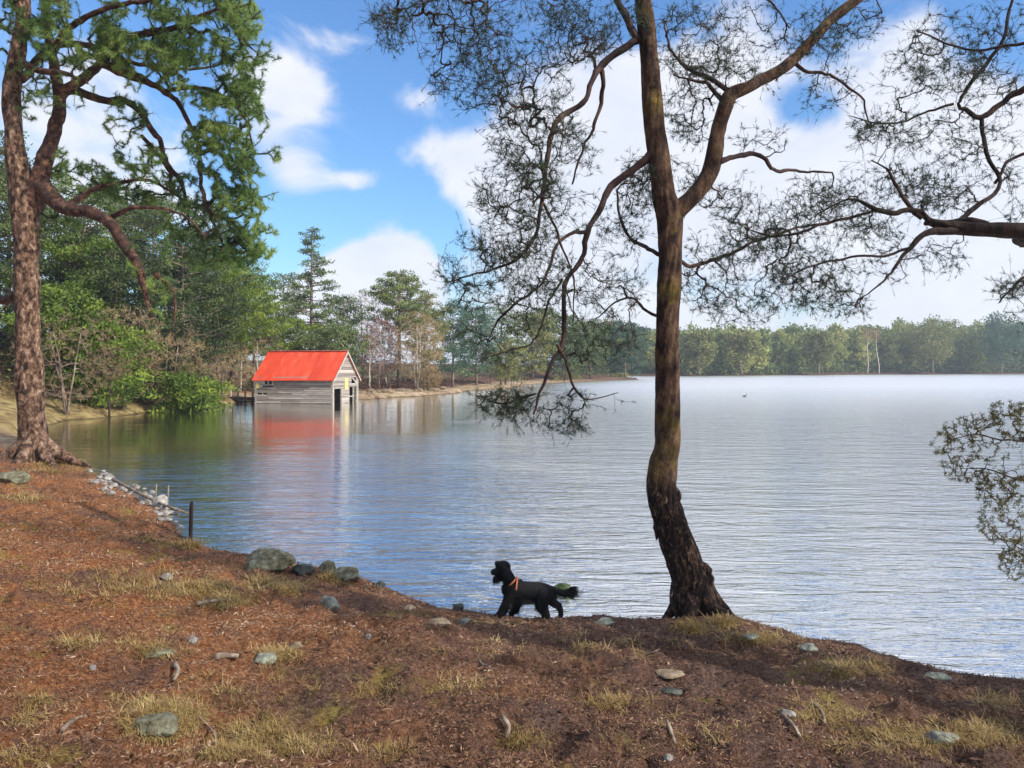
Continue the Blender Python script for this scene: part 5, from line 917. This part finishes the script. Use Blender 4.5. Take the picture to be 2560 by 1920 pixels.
# ---------------------------------------------------------------- the dog
def dog():
    d0 = 7.95; K = d0 / 1934 / 6.506            # metres per reading unit of the enlarged view
    ox = (1160 + 900 / 6.506 - 1280) / 1934 * d0; gz = float(H(ox, d0))
    t = thing('dog', 'black long-haired spaniel with orange harness walking left along the shore', 'dog', (ox, d0, 0))
    zref = CAMZ + (920 - (1360 + 1230 / 6.506)) / 1934 * d0
    def q(u, v, y): return Vector(((u - 900) * K, y, zref + (1230 - v) * K))
    bm = bmesh.new()
    def ball(u, v, y, r, s=(1, 1, 1), rot=0):
        r = r * 1.07 + 3
        m = Matrix.Translation(q(u, v, y)) @ Matrix.Rotation(rot, 4, 'Y') @ Matrix.Diagonal((*[r * K * k for k in s], 1)); bmesh.ops.create_icosphere(bm, subdivisions=3, radius=1, matrix=m)
    def chain(pts):
        for (a, b) in zip(pts[:-1], pts[1:]):
            n = max(2, int(math.hypot(b[0] - a[0], b[1] - a[1]) / 14))
            for i in range(n + 1):
                k = i / n; ball(*[a[j] * (1 - k) + b[j] * k for j in range(4)])
    # trunk: deep chest narrowing to the belly
    chain([(740,715,0,104),(800,748,0,140),(900,758,0,142),(1000,760,0,138),(1120,762,0,134),(1230,765,0,128),(1330,785,0,112),(1388,800,0,82)])
    ball(830,800,0,120,(1,.8,1)); ball(900,690,0,85); ball(1300,760,0,110,(1,.95,1)); ball(900,600,0,28,(1.6,1,1))
    chain([(800,665,0,96),(735,575,0,88),(680,480,0,86)])                     # neck
    ball(645,375,0,98,(1,.86,.98)); ball(590,345,0,70,(1,.8,.9)); ball(540,310,0,32,(1.1,1.3,.9)); ball(640,320,0,55,(1.2,.9,.8))   # skull and brow
    chain([(590,420,0,62),(530,445,0,48),(490,450,0,42),(474,452,0,36)]); ball(466,432,0,20,(1,1.2,.8))                # muzzle and nose
    chain([(560,500,0,46),(530,540,0,38),(512,580,0,24)])                                    # lower jaw with beard
    chain([(770,800,-.045,85),(720,890,-.05,76),(660,985,-.055,60),(612,1060,-.055,50),(585,1110,-.055,46),(545,1130,-.055,36)]) # near fore leg reaching forward
    chain([(850,830,.05,80),(840,930,.05,66),(828,1020,.05,54),(805,1110,.05,50),(770,1150,.05,40)])     # far fore leg
    chain([(1290,800,-.05,112),(1270,900,-.055,98),(1272,980,-.055,76),(1310,1060,-.055,56),(1340,1130,-.055,48),(1325,1200,-.055,44),(1285,1240,-.055,40),(1262,1250,-.055,32)]) # near hind leg
    chain([(1350,850,.05,80),(1400,940,.05,58),(1470,985,.05,56),(1540,1030,.05,48),(1572,1090,.05,36),(1580,1160,.05,34),(1572,1196,.05,32),(1556,1206,.05,28)])  # far hind leg trailing
    chain([(1360,720,0,50),(1440,730,0,40),(1530,765,0,38),(1620,785,0,38),(1700,765,0,36),(1745,725,0,26)])  # tail
    me = bpy.data.meshes.new('tmp'); bm.to_mesh(me); bm.free(); ob = bpy.data.objects.new('tmp', me); scene.collection.objects.link(ob)
    rm = ob.modifiers.new('r', 'REMESH'); rm.mode = 'VOXEL'; rm.voxel_size = .0055; smd = ob.modifiers.new('s', 'SMOOTH'); smd.iterations = 5; smd.factor = .5
    ev = ob.evaluated_get(bpy.context.evaluated_depsgraph_get()); m2 = bpy.data.meshes.new_from_object(ev); bpy.data.objects.remove(ob)
    fur = simple('black_fur', [(.002,.002,.003),(.004,.004,.005),(.010,.010,.013)], scale=30, rough=.8, bump=.4, bscale=90, spec=.3, bdist=.005)
    body = bpy.data.objects.new('body', m2); m2.materials.clear(); m2.materials.append(fur); scene.collection.objects.link(body); body.parent = t
    for p in m2.polygons: p.use_smooth = True
    # ears
    for y in (-.062, .062):
        e = MB(); c = catmull(np.array([[*q(640,350,y*.75),.016],[*q(672,390,y*1.1),.034],[*q(696,450,y*1.18),.044],[*q(700,515,y*1.15),.038],[*q(692,575,y*1.05),.014]]), .008)
        bigtube(e, c[:, :3], c[:, 3], 14, None, .1, 3); v = e.v[0]; v[:, 1] = np.array(c[:, 1]).mean() + (v[:, 1] - np.array(c[:, 1]).mean()) * .45; eo = e.build('ear', fur, t, local=True)
    # long coat: strands on the whole body, longer feathering on belly, legs, chest and tail
    rng = np.random.default_rng(3); co = np.array([v.co[:] for v in m2.vertices]); no = np.array([v.normal[:] for v in m2.vertices]); idx = rng.integers(0, len(co), 26000)
    B = co[idx]; Nn = no[idx]; u = 900 + B[:, 0] / K; v_ = 1230 - (B[:, 2] - zref) / K
    lg = np.full(len(B), 13.0); down = np.array([0, 0, -1.0]); back = np.array([.5, 0, 0])
    lg += 45 * ((v_ > 860) & (v_ < 960) & (u > 820) & (u < 1260) & (Nn[:, 2] < -.2)) + 40 * ((u > 1420) & (Nn[:, 2] < .1) & (v_ < 870)) + 30 * ((v_ > 930) & (v_ < 1130) & (Nn[:, 0] > .2) & (u < 1300) ) + 26 * ((v_ > 880) & (v_ < 1150) & (u > 1150) & (u < 1300) & (Nn[:, 0] < 0)) + 22 * ((u < 800) & (v_ > 600) & (v_ < 850) & (Nn[:, 0] < 0)) + 40 * ((u < 600) & (v_ > 520) & (v_ < 700)) + 30 * ((u > 600) & (u < 720) & (v_ > 470) & (v_ < 560)) + 60 * ((u > 1640) & (v_ < 850)) 
    Ds = Nn * .55 + down * .75 + back * .5 + rng.normal(size=B.shape) * .22; Ds[u > 1500] += np.array([.9, 0, .2]) * (v_[u > 1500] < 850)[:, None]
    fm = MB(); blades(fm, B - Nn * .002, Ds, lg * 1.35 * K * rng.uniform(.6, 1.5, len(B)), .0065, rng); fm.build('coat', fur, t, local=True)
    orange = simple('orange_strap', [(.50,.13,.05),(.65,.22,.09)], scale=20, rough=.5, bump=.1)
    h = MB()
    def strap(c, ax, r1, r2, rot):     # closed band round the neck or chest
        a = np.linspace(0, 2 * math.pi, 33); o = []
        for k in a: 
            p_ = Vector((0, math.cos(k) * r1, math.sin(k) * r2)); p_.rotate(Matrix.Rotation(rot, 3, 'Y')); o.append(np.array(q(*c)) + np.array(p_))
        o = np.array(o); mbv = []
        w_ = Vector((.007, 0, 0)); w_.rotate(Matrix.Rotation(rot, 3, 'Y')); w_ = np.array(w_); cen = np.array(q(*c)); outn = nrm(o - cen)
        for k in range(33): mbv += [o[k] - w_, o[k] + w_, o[k] + w_ + outn[k] * .004, o[k] - w_ + outn[k] * .004]
        f = []
        for k in range(32):
            b_ = k * 4
            for m_ in range(4): f.append((b_ + m_, b_ + (m_ + 1) % 4, b_ + 4 + (m_ + 1) % 4, b_ + 4 + m_))
        h.add(mbv, f)
    strap((765,625,0), 0, .066, .066, R_(48)); strap((850,690,0), 0, .088, .100, R_(8))
    h.build('harness', orange, t, smooth=False, local=True)
dog()
# ---------------------------------------------------------------- litter, grass
def litter():
    rng = np.random.default_rng(8); mb = MB(); n = 420000; Y = 3.2 * (22 / 3.2) ** rng.random(n); Xx = Y * rng.uniform(-.72, .72, n); s = sdist(Xx, Y); k = s > .02; Xx, Y, s = Xx[k], Y[k], s[k]
    dens = .5 + fbm(Xx * 1.5, Y * 1.5, 55, 3); k = rng.random(len(Xx)) < np.clip(dens + .35, .15, 1); Xx, Y = Xx[k], Y[k]
    Zz = H(Xx, Y); n = len(Xx); sc = np.clip(Y / 7, .8, 2.0); D = rng.normal(size=(n, 3)) * np.array([1, 1, .38]) + np.array([0, 0, .18])
    tn = np.clip(.36 + .16 * sm(-2, 3, -Xx) + .30 * fbm(Xx * 1.1, Y * 1.1, 91, 3) + rng.normal(0, .20, n) + .40 * (rng.random(n) < .06), 0, 1)
    leaves(mb, np.c_[Xx, Y, Zz + .002], D, rng.uniform(.014, .050, n) * sc, .0060 * sc * rng.uniform(.5, 1.6, n), rng, tn)
    m2 = 5200; Y = 3.4 * (14 / 3.4) ** rng.random(m2); Xx = Y * rng.uniform(-.72, .72, m2); k = sdist(Xx, Y) > .15; Xx, Y = Xx[k], Y[k]; m2 = len(Xx)
    leaves(mb, np.c_[Xx, Y, H(Xx, Y) + .004], rng.normal(size=(m2, 3)) * np.array([1, 1, .3]) + np.array([0, 0, .12]), rng.uniform(.03, .075, m2), rng.uniform(.008, .022, m2), rng, np.clip(rng.choice([.05, .4, .82], m2, p=[.45, .35, .2]) + rng.normal(0, .1, m2), 0, 1))
    tag(mb.build('leaf_litter', MT['litter_mat'], smooth=False), 'red-brown needles and dead leaves strewn over the near bank', 'litter', None, 'stuff')
litter()
def grass():
    rng = np.random.default_rng(9); mb = MB()
    spots = [(560,1585,120,40,1500),(640,1615,110,35,1200),(500,1630,100,22,900),(330,1540,90,40,1300),(345,1592,60,8,900),(300,1570,30,14,300),(400,1560,60,30,800),(430,1275,95,26,1400),(500,1300,60,16,700),(330,1410,55,22,500),(600,1420,50,22,600),(575,1262,55,14,600),(630,1275,40,12,400),(412,1180,24,8,400),(80,1520,50,22,400),(60,1560,35,18,300),(180,1390,80,14,400),
      (1950,1600,190,40,1700),(2120,1590,110,40,1300),(1760,1545,90,20,600),(1330,1520,70,16,400),(1500,1360,50,10,500),(1560,1348,30,6,300),(1640,1385,80,18,600),(1860,1440,80,18,500),(100,1010,70,16,900),(150,1005,40,18,500),(40,1075,60,14,500),(1130,1600,60,30,500),(1010,1490,60,20,250),(1230,1395,300,40,500),(790,1500,120,30,300),(250,1270,160,40,900),(40,1640,90,18,400),(480,1500,200,50,500),(820,1620,140,30,400),(1500,1590,180,40,250),(2150,1520,60,20,300),(720,1255,40,8,200)]
    for cx, cy, rx, ry, n in spots:
        nc = max(5, n // 20); cc = [G(cx + rng.normal() * rx * .45, cy + rng.normal() * ry * .45) for _ in range(nc)]
        for c in cc:
            m_ = 26; a = rng.uniform(0, 6.28, m_); rr = rng.random(m_) * .07 * c[1] / 6; B = np.c_[c[0] + np.cos(a) * rr, c[1] + np.sin(a) * rr, np.zeros(m_)]; B[:, 2] = c[2]
            out_ = np.c_[np.cos(a), np.sin(a), np.zeros(m_)] + rng.normal(size=(m_, 3)) * .5; ln = rng.uniform(.035, .10, m_)[:, None] * min(c[1] / 6, 1.5) ; s4 = np.linspace(0, 1, 4)[None, :, None]
            L4 = B[:, None] + out_[:, None] * ln[:, None] * s4 * .85 + np.array([0, 0, 1.0]) * ln[:, None] * (s4 - .95 * s4 ** 2) * 1.05
            wv = nrm(np.cross(out_, [0, 0, 1.0])) * .0022 * min(c[1] / 6, 2); wv = wv[:, None] * np.array([1, .9, .6, .1])[None, :, None]
            v = np.stack([L4 - wv, L4 + wv], 2).reshape(-1, 3); i0 = np.arange(m_)[:, None] * 8 + np.array([0, 2, 4])[None]; f = np.stack([i0, i0 + 1, i0 + 3, i0 + 2], -1).reshape(-1, 4)
            mb.add(v, f, np.repeat(np.clip(rng.normal(.5, .2) + rng.normal(0, .12, m_), 0, 1), 8))
    tag(mb.build('grass', MT['grass_mat'], smooth=False), 'straw-yellow tufts of dead grass and moss on the near bank', 'grass', None, 'stuff')
grass()
# ---- birds far out on the loch
def bird(label, vx, vy, mat, sc):
    d = CAMZ * 1671 / (vy - 795); t = thing('duck', label, 'bird', (xv(vx, d), d, 0)); mb = MB(); rng = np.random.default_rng(1)
    a = catmull(np.array([[-.24,0,.10,.01],[-.15,0,.07,.06],[0,0,.06,.10],[.13,0,.08,.085],[.19,0,.15,.04],[.21,0,.24,.032],[.235,0,.30,.042],[.27,0,.31,.035],[.33,0,.30,.012],[.36,0,.295,.006]]) * sc, .012)
    bigtube(mb, a[:, :3], a[:, 3], 12, rng, .01, 1); mb.build('body', mat, t, local=True)
bird('small white water bird out on the loch right of the near pine trunk', 1526, 844, simple('white_feather', [(.5,.5,.48),(.6,.6,.6)], bump=0), .45)
bird('small dark duck out on the loch, right of the white bird', 1608, 857, simple('dark_feather', [(.03,.025,.02),(.07,.05,.04)], bump=0), .75)
# ---------------------------------------------------------------- air
def haze():
    mb = MB(); a, b = -1720, 1720; v = [(x, y, z) for z in (-2.7, 24.0) for y in (a, b) for x in (a, b)]; mb.add(v, [(0,2,3,1),(4,5,7,6),(0,1,5,4),(2,6,7,3),(0,4,6,2),(1,3,7,5)])
    m, t = mat_new('haze'); o = t.nodes.new('ShaderNodeOutputMaterial'); p = t.nodes.new('ShaderNodeVolumePrincipled'); p.inputs['Density'].default_value = .00045; p.inputs['Color'].default_value = (.80, .88, 1, 1); p.inputs['Anisotropy'].default_value = .1
    t.links.new(p.outputs[0], o.inputs['Volume']); mb.build('haze', m, smooth=False)['kind'] = 'stuff'
haze()
scene.cycles.max_bounces = 6; scene.cycles.transparent_max_bounces = 8
